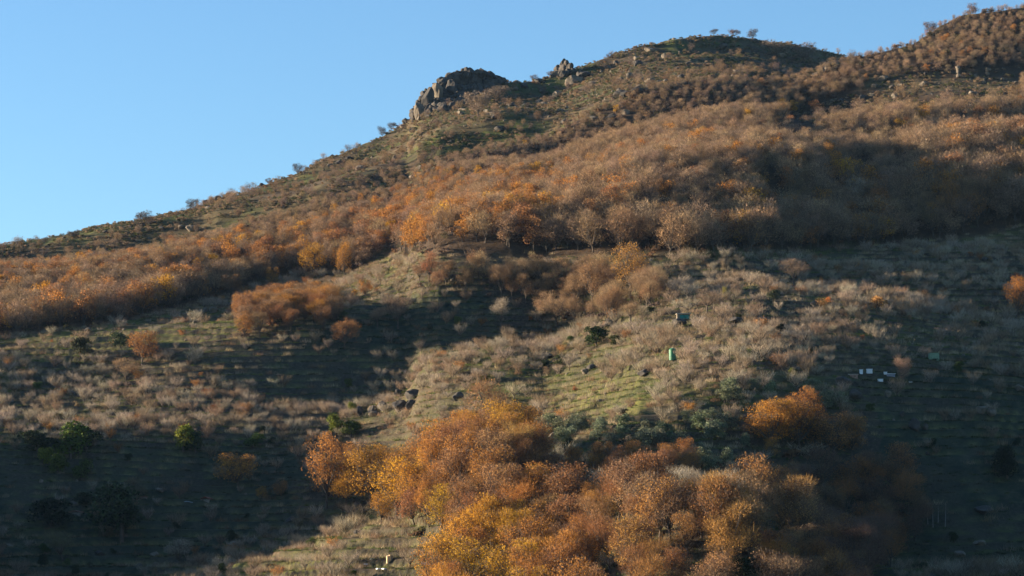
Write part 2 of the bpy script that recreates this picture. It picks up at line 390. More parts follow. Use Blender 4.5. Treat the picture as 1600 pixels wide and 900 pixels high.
def tree_geo(H,Wd,nl,ntw,nlf,leaf,tw=.05,low=.28,detail=1,flat=.8,twmat=1):
    """trunk, crown geometry. crown = lobes of twigs (and leaf cards)"""
    tg,cg=Geo(),Geo()
    lean=rng.normal(size=2)*.05*H
    fork=np.array([lean[0]*.4,lean[1]*.4,H*low])
    r0=H*.022
    V,F=tube([(0,0,-.6),(lean[0]*.1,lean[1]*.1,H*low*.5),fork],[r0*1.3,r0,r0*.85],5); tg.add(V,F,0)
    Pw=[];Dw=[];Pl=[]
    for i in range(nl):
        th=2*math.pi*(i*.618)+rng.uniform(-.3,.3); zt=rng.uniform(low+.12,.93); rr=math.sqrt(max(0.02,1-((zt-.58)/.5)**2))*rng.uniform(.35,.8)
        c=np.array([math.cos(th)*rr*Wd/2+lean[0],math.sin(th)*rr*Wd/2+lean[1],zt*H])
        mid=fork+(c-fork)*.55+np.array([0,0,-.04*H]); V,F=tube([fork,mid,c],[r0*.55,r0*.33,r0*.12],3 if detail<2 else 4); tg.add(V,F,0)
        lr=Wd*rng.uniform(.17,.27)
        for k in range(3+2*detail):
            e=c+unit(1)[0]*lr*np.array([1,1,.8])+np.array([0,0,lr*.2]); V,F=tube([mid+(c-mid)*rng.random(),e],[r0*.16,r0*.05],3); tg.add(V,F,0)
        n=int(ntw/nl); d=unit(n); d[:,2]=d[:,2]*flat+.18; q=rng.random(n)**.45
        P=c+d*lr*q[:,None]*np.array([1,1,.85]); D=d+unit(n)*.55+np.array([0,0,.35]); D/=np.linalg.norm(D,axis=1)[:,None]
        Pw.append(P);Dw.append(D)
        n=int(nlf/nl*rng.uniform(.5,1.5))
        if n:
            d=unit(n); q=rng.random(n)**.4; Pl.append(c+d*lr*1.12*q[:,None]*np.array([1,1,.82]))
    if ntw:
        P=np.concatenate(Pw);D=np.concatenate(Dw); V,F=slivers(P,D,rng.uniform(.5,1.25,len(P))*H*.09,tw*H/10*rng.uniform(.7,1.3,len(P))); cg.add(V,F,twmat)
    if nlf:
        P=np.concatenate(Pl); cl=fbm(P[:,0]*1.3,P[:,1]*1.3+P[:,2]*1.7,3,2); P=P[cl>.40]
        V,F=cards(P,leaf*rng.uniform(.6,1.4,len(P))); cg.add(V,F,2)
    return tg,cg
def vase_geo(H,Wd,stems,ntw,tw,leafn=0,leaf=.2,twmat=1):
    """pruned cherry: short trunk, arms rising outward, upright twigs"""
    tg,cg=Geo(),Geo(); r0=H*.03
    V,F=tube([(0,0,-.4),(0,0,H*.2)],[r0*1.2,r0],5); tg.add(V,F,0)
    Pw=[];Dw=[]
    for i in range(stems):
        th=2*math.pi*i/stems+rng.uniform(-.4,.4); sp=rng.uniform(.5,1)*Wd/2
        a=np.array([0,0,H*.18]); m=np.array([math.cos(th)*sp*.55,math.sin(th)*sp*.55,H*.42]); e=np.array([math.cos(th)*sp,math.sin(th)*sp,H*rng.uniform(.6,.8)])
        V,F=tube([a,m,e],[r0*.7,r0*.45,r0*.15],3); tg.add(V,F,0)
        n=ntw//stems; t=rng.random(n)[:,None]; P=np.where(t<.35,a+(m-a)*t/.35,m+(e-m)*(t-.35)/.65)+rng.normal(size=(n,3))*Wd*.07
        D=unit(n)*.7+np.array([math.cos(th)*.3,math.sin(th)*.3,.9]); D/=np.linalg.norm(D,axis=1)[:,None]; Pw.append(P);Dw.append(D)
    P=np.concatenate(Pw);D=np.concatenate(Dw); V,F=slivers(P,D,rng.uniform(.15,.42,len(P))*H,tw*rng.uniform(.7,1.3,len(P))); cg.add(V,F,twmat)
    if leafn:
        P=P[rng.integers(0,len(P),leafn)]+rng.normal(size=(leafn,3))*.3+np.array([0,0,H*.15]); V,F=cards(P,leaf*rng.uniform(.6,1.3,leafn)); cg.add(V,F,2)
    return tg,cg
def join(tg,cg):
    g=Geo(); 
    for s in (tg,cg):
        off=g.n; g.v+=s.v; g.f+=[f+off for f in s.f]; g.m+=s.m; g.sh+=s.sh; g.n+=s.n
    return g
def bush_geo(H,Wd,nl,n,leaf,up=0):
    g=Geo(); V,F=tube([(0,0,-.3),(0,0,H*.4)],[H*.05,H*.03],4); g.add(V,F,0)
    P=[]
    for i in range(nl):
        th=rng.uniform(0,6.283); r=rng.uniform(0,.34)*Wd; lr=Wd*rng.uniform(.2,.3); c=np.array([math.cos(th)*r,math.sin(th)*r,H*rng.uniform(.16,.74)])
        d=unit(n//nl); d[:,2]=np.where(d[:,2]<-.3,-d[:,2],d[:,2]); P.append(c+d*(rng.random(n//nl)**.33)[:,None]*np.array([lr,lr,lr*H/Wd*1.1]))
    P=np.concatenate(P); P=P[P[:,2]>-.1]; V,F=cards(P,leaf*rng.uniform(.6,1.4,len(P))); g.add(V,F,2); return g
def scrub_geo(H,Wd,n,w):
    g=Geo(); P=np.stack([rng.normal(size=n)*Wd*.25,rng.normal(size=n)*Wd*.25,np.full(n,-.05)+rng.random(n)*H*.35],1)
    D=unit(n)*.6+np.array([0,0,1.]); D/=np.linalg.norm(D,axis=1)[:,None]; V,F=slivers(P,D,rng.uniform(.4,1,n)*H,w*rng.uniform(.7,1.4,n)); g.add(V,F,1); return g
TM=[M['bark'],M['twig'],M['leaf']]; TT=[M['bark'],M['twig_tint'],M['leaf']]; TE=[M['bark'],M['twig'],M['evergreen_leaf']]
LIB={}   # kind -> list of (height, trunk mesh, crown mesh, joined mesh)
def reg(kind,n,H,fn,mats):
    L=[]
    for i in range(n):
        r=fn()
        if isinstance(r,tuple): L.append((H,r[0].mesh(kind+'_trunk',mats),r[1].mesh(kind+'_crown',mats),join(*r).mesh(kind,mats)))
        else: L.append((H,None,None,r.mesh(kind,mats)))
    LIB[kind]=L
reg('oak',7,11,lambda:tree_geo(11,9.5,19,1500,5600,.2,.045,.2,2),TM)        # full autumn crown
reg('thin_oak',6,11,lambda:tree_geo(11,8.8,15,2400,1500,.22,.05,.22,2),TT)     # half the leaves gone
reg('sky_bare',4,7,lambda:tree_geo(7,7.2,13,1500,0,.3,.2,.2,2),TT)
reg('bare',6,10,lambda:tree_geo(10,8,13,2600,0,.3,.055,.24,2),TT)
reg('far_oak',5,10,lambda:tree_geo(10,8,13,500,1000,.36,.09,.16,1),TT)
reg('far_bare',7,10,lambda:tree_geo(10,8.6,17,1150,70,.3,.095,.15,1),TT)
reg('cherry',6,3.6,lambda:vase_geo(3.6,4.0,8,420,.045),TT)
reg('leafy_cherry',3,3.4,lambda:vase_geo(3.4,3.6,6,200,.045,260,.2),TT)
reg('olive',4,4,lambda:bush_geo(4,4.4,11,2500,.17),TE)
reg('evergreen',4,4,lambda:bush_geo(4,4.4,12,2800,.19),TE)
reg('leafy_bush',4,2.6,lambda:bush_geo(2.6,3.4,7,520,.22),TM)
reg('scrub',6,1.2,lambda:scrub_geo(1.1,2.2,70,.05),TT)
reg('tuft',4,.5,lambda:scrub_geo(.45,1.6,60,.07),TT)
reg('heather',4,1.0,lambda:bush_geo(1.0,2.2,5,110,.22),TM)
# ---------------------------------------------------------------- boulders
def boulder_mesh(seed,name='boulder',sub=2,mat=None):
    import bmesh
    r=np.random.default_rng(seed); bm=bmesh.new(); bmesh.ops.create_icosphere(bm,subdivisions=sub+1,radius=1)
    pl=[(v/np.linalg.norm(v),r.uniform(.5,.85)) for v in r.normal(size=(13,3))]
    for v in bm.verts:
        p=np.array(v.co)
        for n,d in pl:
            k=p@n-d
            if k>0: p=p-n*k*.97
        q=p*2.1+seed*7
        p=p*(1+.16*(float(fbm(np.array(q[0]+q[2]*.7),np.array(q[1]-q[2]*.4),seed,3))-.5)*2)
        n2=vnoise(np.array(p[0]*4+seed),np.array(p[1]*4+p[2]*3),seed+5); p=p*(1+.07*(float(n2)-.5)*2)
        v.co=p
    me=bpy.data.meshes.new(name); bm.to_mesh(me); bm.free(); me.materials.append(mat or M['rock'])
    for i,p in enumerate(me.polygons): p.use_smooth=False
    return me
BLD=[boulder_mesh(s,sub=2) for s in range(6)]; BLDK=[boulder_mesh(s+20,sub=2,mat=M['rock_dark']) for s in range(4)]
BLS=[boulder_mesh(s+40,sub=1) for s in range(5)]
def tagg(o,label,cat,group=None,kind=None):
    if label: o['label']=label
    if cat: o['category']=cat
    if group: o['group']=group
    if kind: o['kind']=kind
    return o
def obj(name,me,parent=None,loc=(0,0,0),rot=(0,0,0),scl=1.0,tint=None):
    o=bpy.data.objects.new(name,me); o.location=loc; o.rotation_euler=rot
    o.scale=(scl,)*3 if not hasattr(scl,'__len__') else scl
    if parent is not None: o.parent=parent
    if tint is not None: o['tint']=[float(c) for c in tint]
    return link(o)
rd=random.Random(5)
# colours of foliage
GOLD=(.50,.27,.035); ORANGE=(.42,.20,.05); RUST=(.31,.15,.06); BROWN=(.25,.16,.085); TAN=(.36,.24,.13); MAUVE=(.29,.195,.125); PALE=(.39,.32,.23)
GREEN=(.06,.09,.022); YGREEN=(.12,.15,.02); OLIVE=(.16,.19,.11); DARKG=(.025,.04,.015)
def jit(c,a=.12):
    k=1+rd.uniform(-a,a); return tuple(max(0,x*k*(1+rd.uniform(-a,a)*.4)) for x in c)

# visibility of a point from the camera over the hillside
def visible(x,y,z,top):
    t=np.linspace(.42,.992,70)[:,None]
    h=height(x[None]*t,y[None]*t)/(y[None]*t)
    return (z+top)/y>h.max(0)-.0002

# ---------------------------------------------------------------- zones read off the photograph (pixels of the 1600 px wide picture)
Z_MIDGROVE=[(650,442),(740,432),(860,436),(1010,440),(1035,478),(960,503),(850,512),(835,485),(745,462),(640,455)]
Z_LEFTGROVE=[(375,500),(440,472),(515,478),(530,508),(470,532),(380,532)]
Z_BOTTOM=[(400,792),(410,772),(500,766),(560,752),(640,742),(700,705),(745,682),(800,695),(850,750),(870,798),(1010,800),(1180,796),(1255,812),(1260,930),(1120,930),(1080,890),(1000,920),(940,880),(900,930),(700,930),(660,870),(620,835),(560,800),(520,790),(490,770)]
Z_ORANGE=[(1180,672),(1325,672),(1350,728),(1240,722),(1185,712)]
Z_BROWNR=[(1200,768),(1350,750),(1420,748),(1450,800),(1440,870),(1300,930),(1250,930),(1250,812)]
Z_ROW=[(875,728),(1080,722),(1100,738),(1080,756),(870,752)]
Z_OLIVE=[(845,672),(1010,665),(1120,655),(1180,690),(1185,735),(1080,742),(1000,705),(860,700)]
Z_OLIVE2=[(1090,625),(1160,605),(1300,610),(1340,640),(1180,645),(1110,645)]
Z_ROCKY=[(640,190),(730,120),(880,110),(1010,75),(1120,100),(1030,130),(960,180),(830,230),(700,225),(640,210)]
Z_MIDDARK=[(520,490),(640,470),(760,455),(830,480),(850,512),(900,500),(1000,500),(880,530),(740,545),(560,600),(440,590)]
Z_ROCKBAND=[(1215,190),(1290,160),(1400,120),(1600,104),(1600,172),(1420,182),(1300,202),(1235,214)]
Z_LITCH=[(0,570),(300,600),(560,600),(760,550),(960,500),(1050,400),(1640,380),(1640,470),(1330,520),(1300,600),(1100,640),(840,660),(560,680),(300,690),(0,700)]
Z_DARKL=[(-200,700),(240,692),(500,705),(470,740),(430,800),(480,810),(380,850),(230,890),(200,960),(-200,960)]
Z_DARKR=[(1330,560),(1700,560),(1700,960),(1400,960),(1440,800),(1390,690),(1330,640)]

cand={k:[] for k in ('oak','thin_oak','bare','far_oak','far_bare','cherry','leafy_cherry','olive','evergreen','leafy_bush')}
HERO_KEEP=[]   # pixels kept clear for named things
def jgrid(step,y0=470,y1=1720,seed=0):
    r=np.random.default_rng(seed); P=[]
    ys=np.arange(y0,y1,step)
    for y in ys:
        hw=(800+110)/FP*y*1.02
        xs=np.arange(-hw,hw,step); P.append(np.stack([xs,np.full(len(xs),y)],1))
    P=np.concatenate(P); P+=r.uniform(-.55,.55,P.shape)*step; return P
def prep(step,y0,y1,seed):
    P=jgrid(step,434 if y0<=480 else y0,y1,seed); x,y=P[:,0],P[:,1]; z=height(x,y); u,v=proj(x,y,z)
    return x,y,z,u,v,np.clip(u,2,1598),np.clip(v,0,898)
KEEP=[(1051,560,14),(1068,500,20),(1460,560,14),(1340,590,22),(1378,592,22),(1410,597,14),(1423,597,10),(635,376,9),(608,880,12),(670,885,16),(590,887,16),(1498,115,14),(1543,115,14),(292,787,14),(320,785,12),(115,808,16),(1008,590,18),(644,618,18),(712,625,12),(333,487,14)]
def keepout(u,v,r=1.0):
    m=np.ones(u.shape,bool)
    for a,b,k in KEEP: m&=~((np.abs(u-a)<k)&(v>b-3)&(v<b+k*1.4))
    return m
r0=np.random.default_rng(11)
def tcol(c,n=None): return c
def put(kind,x,y,z,hh,tint): cand[kind].append((x,y,z,hh,*tint))
# forest -------------------------------------------------
x,y,z,u,v,uc,vc=prep(4.1,600,1480,1)
fl=np.interp(u,FL[:,0],FL[:,1]); edge=np.interp(u,VF[:,0],VF[:,1]); rear=is_rear(x,y)
band=(fbm(u/60,v/30,71,3)); patch=fbm(x/40,y/40,73,3); dens=fbm(x/28,y/28,77,3)
infor=(~rear)&(v<fl-3)&(v>-200)&keepout(u,v)
rockb=inpoly(u,v,Z_ROCKBAND)
for i in np.nonzero(infor)[0]:
    if rockb[i] and rd.random()<.96: continue
    # brushy low wood near the crest, taller trees lower down
    up=np.clip((fl[i]-v[i])/max(60,fl[i]-edge[i]),0,1)
    if up<.55 and rd.random()<.34: continue
    hh=(10.5-5.6*up)*rd.uniform(.75,1.2)
    if v[i]<edge[i]+22: hh*=.75
    if u[i]>1340 and v[i]<140: hh*=.7
    if 960<u[i]<1400 and v[i]>310: hh*=1.12
    if u[i]>1420 and 230<v[i]<350: hh*=1.3
    if dens[i]<.30 and rd.random()<.6: continue
    pl=.10+.6*max(0,patch[i]-.42)*2.0
    if v[i]<edge[i]+30+.03*max(0,u[i]-600): pl*=.25
    if u[i]<560 and v[i]>350: pl+=.18
    if 600<u[i]<900 and 270<v[i]<400: pl+=.28
    if u[i]>850: pl*=.45
    pl*=.7 if u[i]>560 and v[i]<270 else .95
    if u[i]>1350 and v[i]<160: pl=.05
    if rd.random()<pl:
        c=rd.choice([ORANGE,ORANGE,RUST,RUST,BROWN,GOLD if rd.random()<.5 else ORANGE]); k='far_oak'
    else:
        c=rd.choice([TAN,MAUVE,BROWN,(.31,.21,.13)]); k='far_bare'
        if u[i]>1350 and v[i]<160: c=rd.choice([TAN,(.30,.205,.12),(.32,.215,.13)])
    put(k,x[i],y[i],z[i],hh,jit(tuple(q*1.1 for q in c)))
# groves on the terraces ---------------------------------
x,y,z,u,v,uc,vc=prep(4.8,480,1150,2); ko=keepout(u,v); pz=fbm(x/22,y/22,81,2); py=fbm(x/30,y/30,85,2)
zm,zl,zb,zo,zr,zw=[inpoly(uc,vc,Z) for Z in (Z_MIDGROVE,Z_LEFTGROVE,Z_BOTTOM,Z_ORANGE,Z_BROWNR,Z_ROW)]
for i in np.nonzero(ko&(zm|zl|zb|zo|zr|zw))[0]:
    if zm[i]:
        k,c,hh=('thin_oak' if rd.random()<.35 else 'bare'),rd.choice([TAN,TAN,BROWN,(.30,.17,.08)]),rd.uniform(6.5,10)
    elif zl[i]:
        k,c,hh=rd.choice(['thin_oak','bare','oak']),rd.choice([BROWN,RUST,ORANGE,(.36,.2,.09)]),rd.uniform(6.5,9)
    elif zb[i]:
        if rd.random()<(.2 if v[i]>760 else .1): continue
        gold=py[i]>.40 and u[i]<850; k=rd.choice(['oak','oak','oak','thin_oak'])
        c=rd.choice([GOLD,GOLD,ORANGE,(.5,.24,.04)]) if gold else rd.choice([ORANGE,ORANGE,RUST,(.44,.25,.08),(.36,.21,.09)])
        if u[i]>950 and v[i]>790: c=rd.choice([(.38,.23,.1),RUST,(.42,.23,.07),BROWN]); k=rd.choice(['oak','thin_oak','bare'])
        if v[i]<690 and u[i]>690: k='thin_oak'; c=rd.choice([(.30,.17,.08),ORANGE])
        hh=rd.uniform(6.5,11.5) if u[i]>500 else rd.uniform(3,5)
    elif zo[i]: k,c,hh='oak',rd.choice([ORANGE,(.46,.2,.04),GOLD]),rd.uniform(7.5,10)
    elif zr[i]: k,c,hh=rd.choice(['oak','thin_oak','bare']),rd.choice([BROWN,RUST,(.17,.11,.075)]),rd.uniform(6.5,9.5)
    else: k,c,hh='oak',rd.choice([RUST,ORANGE]),rd.uniform(4,5.5)
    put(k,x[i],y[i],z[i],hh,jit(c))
grove=lambda u,v: inpoly(u,v,Z_MIDGROVE)|inpoly(u,v,Z_LEFTGROVE)|inpoly(u,v,Z_BOTTOM)|inpoly(u,v,Z_ORANGE)|inpoly(u,v,Z_BROWNR)|inpoly(u,v,Z_ROW)
# orchards of bare cherry trees --------------------------
x,y,z,u,v,uc,vc=prep(3.3,480,1160,3); ph=height(x,y,'phase'); ko=keepout(u,v); fl=np.interp(u,FL[:,0],FL[:,1])
gr=grove(uc,vc)|inpoly(uc,vc,Z_OLIVE); lit=inpoly(uc,vc,Z_LITCH); dk=inpoly(uc,vc,Z_DARKL)|inpoly(uc,vc,Z_DARKR); md=inpoly(uc,vc,Z_MIDDARK); cl=fbm(x/20,y/16,91,3)
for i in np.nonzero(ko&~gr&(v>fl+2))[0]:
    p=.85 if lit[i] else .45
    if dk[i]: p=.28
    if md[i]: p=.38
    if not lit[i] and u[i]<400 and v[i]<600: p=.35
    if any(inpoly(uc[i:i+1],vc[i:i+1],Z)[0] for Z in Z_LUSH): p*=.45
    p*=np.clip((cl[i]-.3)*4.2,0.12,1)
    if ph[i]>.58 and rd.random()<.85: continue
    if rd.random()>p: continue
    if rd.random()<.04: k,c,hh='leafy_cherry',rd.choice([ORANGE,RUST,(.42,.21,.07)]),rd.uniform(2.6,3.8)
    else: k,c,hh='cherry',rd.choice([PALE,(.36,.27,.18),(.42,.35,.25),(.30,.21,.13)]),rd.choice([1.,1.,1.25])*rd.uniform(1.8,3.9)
    put(k,x[i],y[i],z[i],hh,jit(tuple(q*(.72 if dk[i] or md[i] else .95) for q in c)))  # tints darkened in the dark zones to deepen their shade
# olives -------------------------------------------------
x,y,z,u,v,uc,vc=prep(5.2,560,900,4)
for i in np.nonzero(inpoly(u,v,Z_OLIVE)|inpoly(u,v,Z_OLIVE2))[0]:
    if rd.random()<.12: continue
    put('olive',x[i],y[i],z[i],rd.uniform(3,4.6),jit(OLIVE,.2))
# scattered bushes ---------------------------------------
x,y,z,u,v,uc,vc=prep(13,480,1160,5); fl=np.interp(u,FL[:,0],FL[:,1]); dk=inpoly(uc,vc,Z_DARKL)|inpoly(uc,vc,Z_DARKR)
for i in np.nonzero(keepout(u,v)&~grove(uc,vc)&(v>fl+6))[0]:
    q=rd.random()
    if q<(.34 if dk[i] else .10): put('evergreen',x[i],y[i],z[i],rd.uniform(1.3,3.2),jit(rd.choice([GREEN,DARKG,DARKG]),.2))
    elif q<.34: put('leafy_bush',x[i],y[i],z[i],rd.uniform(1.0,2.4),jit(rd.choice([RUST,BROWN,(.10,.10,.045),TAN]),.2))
# rear hill: low trees and bushes -------------------------
x,y,z,u,v,uc,vc=prep(6.0,1150,1640,6); rear=is_rear(x,y); skyl=np.interp(u,VR[:,0],VR[:,1]); cl=fbm(x/26,y/26,95,3)
for i in np.nonzero(rear&(u>-120)&(u<1400)&(v>skyl+5))[0]:
    low=np.clip((v[i]-skyl[i])/90,0,1)
    p=(.03+.5*low)*np.clip((cl[i]-.4)*5,0,1)
    if 1000<u[i]<1210 and v[i]<110: p*=.35
    if u[i]<560: p=.32
    if rd.random()<p: put('far_bare',x[i],y[i],z[i],rd.uniform(2.6,5.5),jit(rd.choice([MAUVE,TAN,(.2,.14,.11),BROWN])))
    elif rd.random()<.3: put('leafy_bush',x[i],y[i],z[i],rd.uniform(1,2.2),jit(rd.choice([(.07,.08,.04),BROWN,(.09,.09,.045)])))
print('candidates',{k:len(a) for k,a in cand.items()})
# ---------------------------------------------------------------- scattering as one mass (geometry nodes)
def gn_scatter(name,meshes,pts,label=None,cat=None):
    """pts: rows x,y,z,scale,r,g,b ; meshes: list of meshes"""
    col=bpy.data.collections.new(name+'_kinds')
    for i,me in enumerate(meshes):
        col.objects.link(bpy.data.objects.new('%s_%02d'%(name,i),me))
    A=np.array(pts,np.float32); n=len(A)
    me=bpy.data.meshes.new(name); me.vertices.add(n); me.vertices.foreach_set('co',A[:,:3].ravel())
    r=np.random.default_rng(n)
    for nm,ty,val,key in (('scl','FLOAT',A[:,3],'value'),('rot','FLOAT',r.uniform(0,6.283,n),'value'),('idx','INT',r.integers(0,len(meshes),n),'value'),('tint','FLOAT_VECTOR',A[:,4:7].ravel(),'vector')):
        a=me.attributes.new(nm,ty,'POINT'); a.data.foreach_set(key,np.asarray(val,np.int32 if ty=='INT' else np.float32))
    o=link(bpy.data.objects.new(name,me)); o['kind']='stuff'
    if label: o['label']=label; o['category']=cat
    ng=bpy.data.node_groups.new(name,'GeometryNodeTree'); N=ng.nodes; Lk=ng.links
    ng.interface.new_socket('Geometry',in_out='INPUT',socket_type='NodeSocketGeometry'); ng.interface.new_socket('Geometry',in_out='OUTPUT',socket_type='NodeSocketGeometry')
    gi,go=N.new('NodeGroupInput'),N.new('NodeGroupOutput')
    ci=N.new('GeometryNodeCollectionInfo'); ci.inputs['Collection'].default_value=col; ci.inputs['Separate Children'].default_value=True; ci.inputs['Reset Children'].default_value=True
    ip=N.new('GeometryNodeInstanceOnPoints'); ip.inputs['Pick Instance'].default_value=True
    def na(nm,ty):
        a=N.new('GeometryNodeInputNamedAttribute'); a.data_type=ty; a.inputs['Name'].default_value=nm; return a.outputs[0]
    cx=N.new('ShaderNodeCombineXYZ'); Lk.new(na('rot','FLOAT'),cx.inputs[2]); cs=N.new('ShaderNodeCombineXYZ'); s=na('scl','FLOAT')
    for k in range(3): Lk.new(s,cs.inputs[k])
    Lk.new(gi.outputs[0],ip.inputs['Points']); Lk.new(ci.outputs[0],ip.inputs['Instance']); Lk.new(na('idx','INT'),ip.inputs['Instance Index'])
    Lk.new(cx.outputs[0],ip.inputs['Rotation']); Lk.new(cs.outputs[0],ip.inputs['Scale']); Lk.new(ip.outputs[0],go.inputs[0])
    md=o.modifiers.new('scatter','NODES'); md.node_group=ng
    return o
# ---------------------------------------------------------------- words
def colour_word(t,kind):
    r,g,b=t[:3]
    if kind in ('olive',): return 'grey-green'
    if kind=='evergreen': return 'dark green' if g<.06 else ('mid green' if g<.12 else 'yellow-green')
    if r>.44 and g>.22: return 'golden yellow'
    if r>.33 and b<.08: return 'bright orange'
    if r>.245 and b<.08: return 'rusty orange'
    if b<.095: return 'brown'
    if r>.275: return 'pale grey'
    if r>.225: return 'tan'
    return 'grey-mauve'
def place(u,v,x,y):
    side='far left' if u<270 else 'left' if u<540 else 'centre left' if u<800 else 'centre right' if u<1070 else 'right' if u<1340 else 'far right'
    fl=float(np.interp(u,FL[:,0],FL[:,1]))
    if bool(is_rear(x,y)): return 'on the rear hill %s'%side
    def inn(Z): return bool(inpoly(np.array([u]),np.array([v]),Z)[0])
    if inn(Z_BOTTOM): return '%s of golden grove'%('left tip' if u<620 else 'top' if v<740 else 'right end' if u>1080 else 'bottom left' if v>840 and u<850 else 'bottom' if v>840 else 'centre left' if u<850 else 'centre right')
    if inn(Z_ORANGE): return 'in bright right clump'
    if inn(Z_BROWNR): return 'in shaded right grove'
    if inn(Z_ROW): return 'just below the olives'
    if inn(Z_MIDGROVE): return 'in the middle grove'
    if inn(Z_LEFTGROVE): return 'in the small left grove'
    if v<fl:
        lv='low in the forest' if v>fl-45 else 'midway up the forest' if v>fl-120 else 'high in the forest'
        return '%s %s'%(lv,side)
    if inn(Z_OLIVE) : return 'in central olive rows'
    if inn(Z_OLIVE2): return 'in the upper olive strip'
    lv='on upper terraces' if v<fl+70 else 'on middle terraces' if v<640 else 'on lower terraces' if v<760 else 'on lowest terraces'
    return '%s %s'%(lv,side)
NAMES={'oak':('oak_tree','oak tree','autumn oak'),'bare':('bare_tree','tree','leafless tree'),'cherry':('cherry_tree','cherry tree','cherry tree'),
 'olive':('olive_tree','olive tree','olive tree'),'evergreen':('evergreen_bush','bush','evergreen bush'),'bush':('leafy_bush','bush','low leafy bush')}
FAM={'oak':'oak','thin_oak':'oak','far_oak':'oak','bare':'bare','sky_bare':'bare','far_bare':'bare','cherry':'cherry','leafy_cherry':'cherry','olive':'olive','evergreen':'evergreen','leafy_bush':'bush'}
GROUPS={'oak':'autumn oaks on the hillside','bare':'leafless trees on the hillside','cherry':'cherry trees on the terraces','olive':'olive trees on the terraces','evergreen':'evergreen bushes on the hillside','bush':'low leafy bushes on the hillside'}
pending=[]
def make_plant(kind,x,y,z,hh,tint,label=None,rot=None,vi=None,wide=1.0,name=None,parts=True,cat=None):
    fam=FAM[kind]; L=LIB[kind]; H,tk,cr,jn=L[rd.randrange(len(L)) if vi is None else vi%len(L)]
    s=hh/H; rot=rd.uniform(0,6.28) if rot is None else rot; scl=(s*wide,s*wide,s)
    nm=name or NAMES[fam][0]; split=parts and tk is not None
    if split:
        root=link(bpy.data.objects.new(nm,None)); root.empty_display_size=.5; root.location=(x,y,z); root.rotation_euler=(0,0,rot); root.scale=scl
        obj('trunk',tk,root); obj('crown',cr,root,tint=tint)
    else:
        root=obj(nm,jn,None,(x,y,z),(0,0,rot),scl,tint)
    root['category']=cat or NAMES[fam][1]; root['group']=GROUPS[fam]
    if label: root['label']=label; root.pop('group',None) if label in ('',) else None
    else:
        u,v=proj(x,y,z); pending.append((root,fam,float(u),float(v),x,y,hh,tint))
    return root
# the wooded rim of the valley just outside the frame, which throws the long shadow over the lower left
x,y,z,u,v,uc,vc=prep(6.5,470,1000,51)
for y_ in np.arange(470,1000,6.5):
    for x_ in np.arange(-330,-(915/FP)*y_,6.5):
        if rd.random()<.62:
            xx,yy=x_+rd.uniform(-3,3),y_+rd.uniform(-3,3); put('far_bare' if rd.random()<.7 else 'far_oak',xx,yy,float(height(xx,yy)),rd.uniform(4,9),jit(rd.choice([TAN,BROWN,MAUVE,RUST])))
# individuals: the largest 300 of each kind that can be seen; the rest join one mass
HERO_N={'oak':0,'bare':0,'cherry':0,'olive':0,'evergreen':0,'bush':0}
def distribute(limit):
    fams={}
    for k,a in cand.items():
        for p in a: fams.setdefault(FAM[k],[]).append((k,p))
    rest={}
    for fam,a in fams.items():
        A=np.array([p[:4] for _,p in a]); u,v=proj(A[:,0],A[:,1],A[:,2])
        inside=(u>0)&(u<1600)&(v<915)&visible(A[:,0],A[:,1],A[:,2],A[:,3]*.8)
        size=np.where(inside,A[:,3]/A[:,1],0); order=np.argsort(-size); n=0
        for i in order:
            k,p=a[i]
            if size[i]>0 and n<limit[fam]:
                make_plant(k,p[0],p[1],p[2],p[3],p[4:7],parts=True); n+=1
            else: rest.setdefault(k,[]).append((p[0],p[1],p[2],p[3]/LIB[k][0][0],*p[4:7]))
    return rest
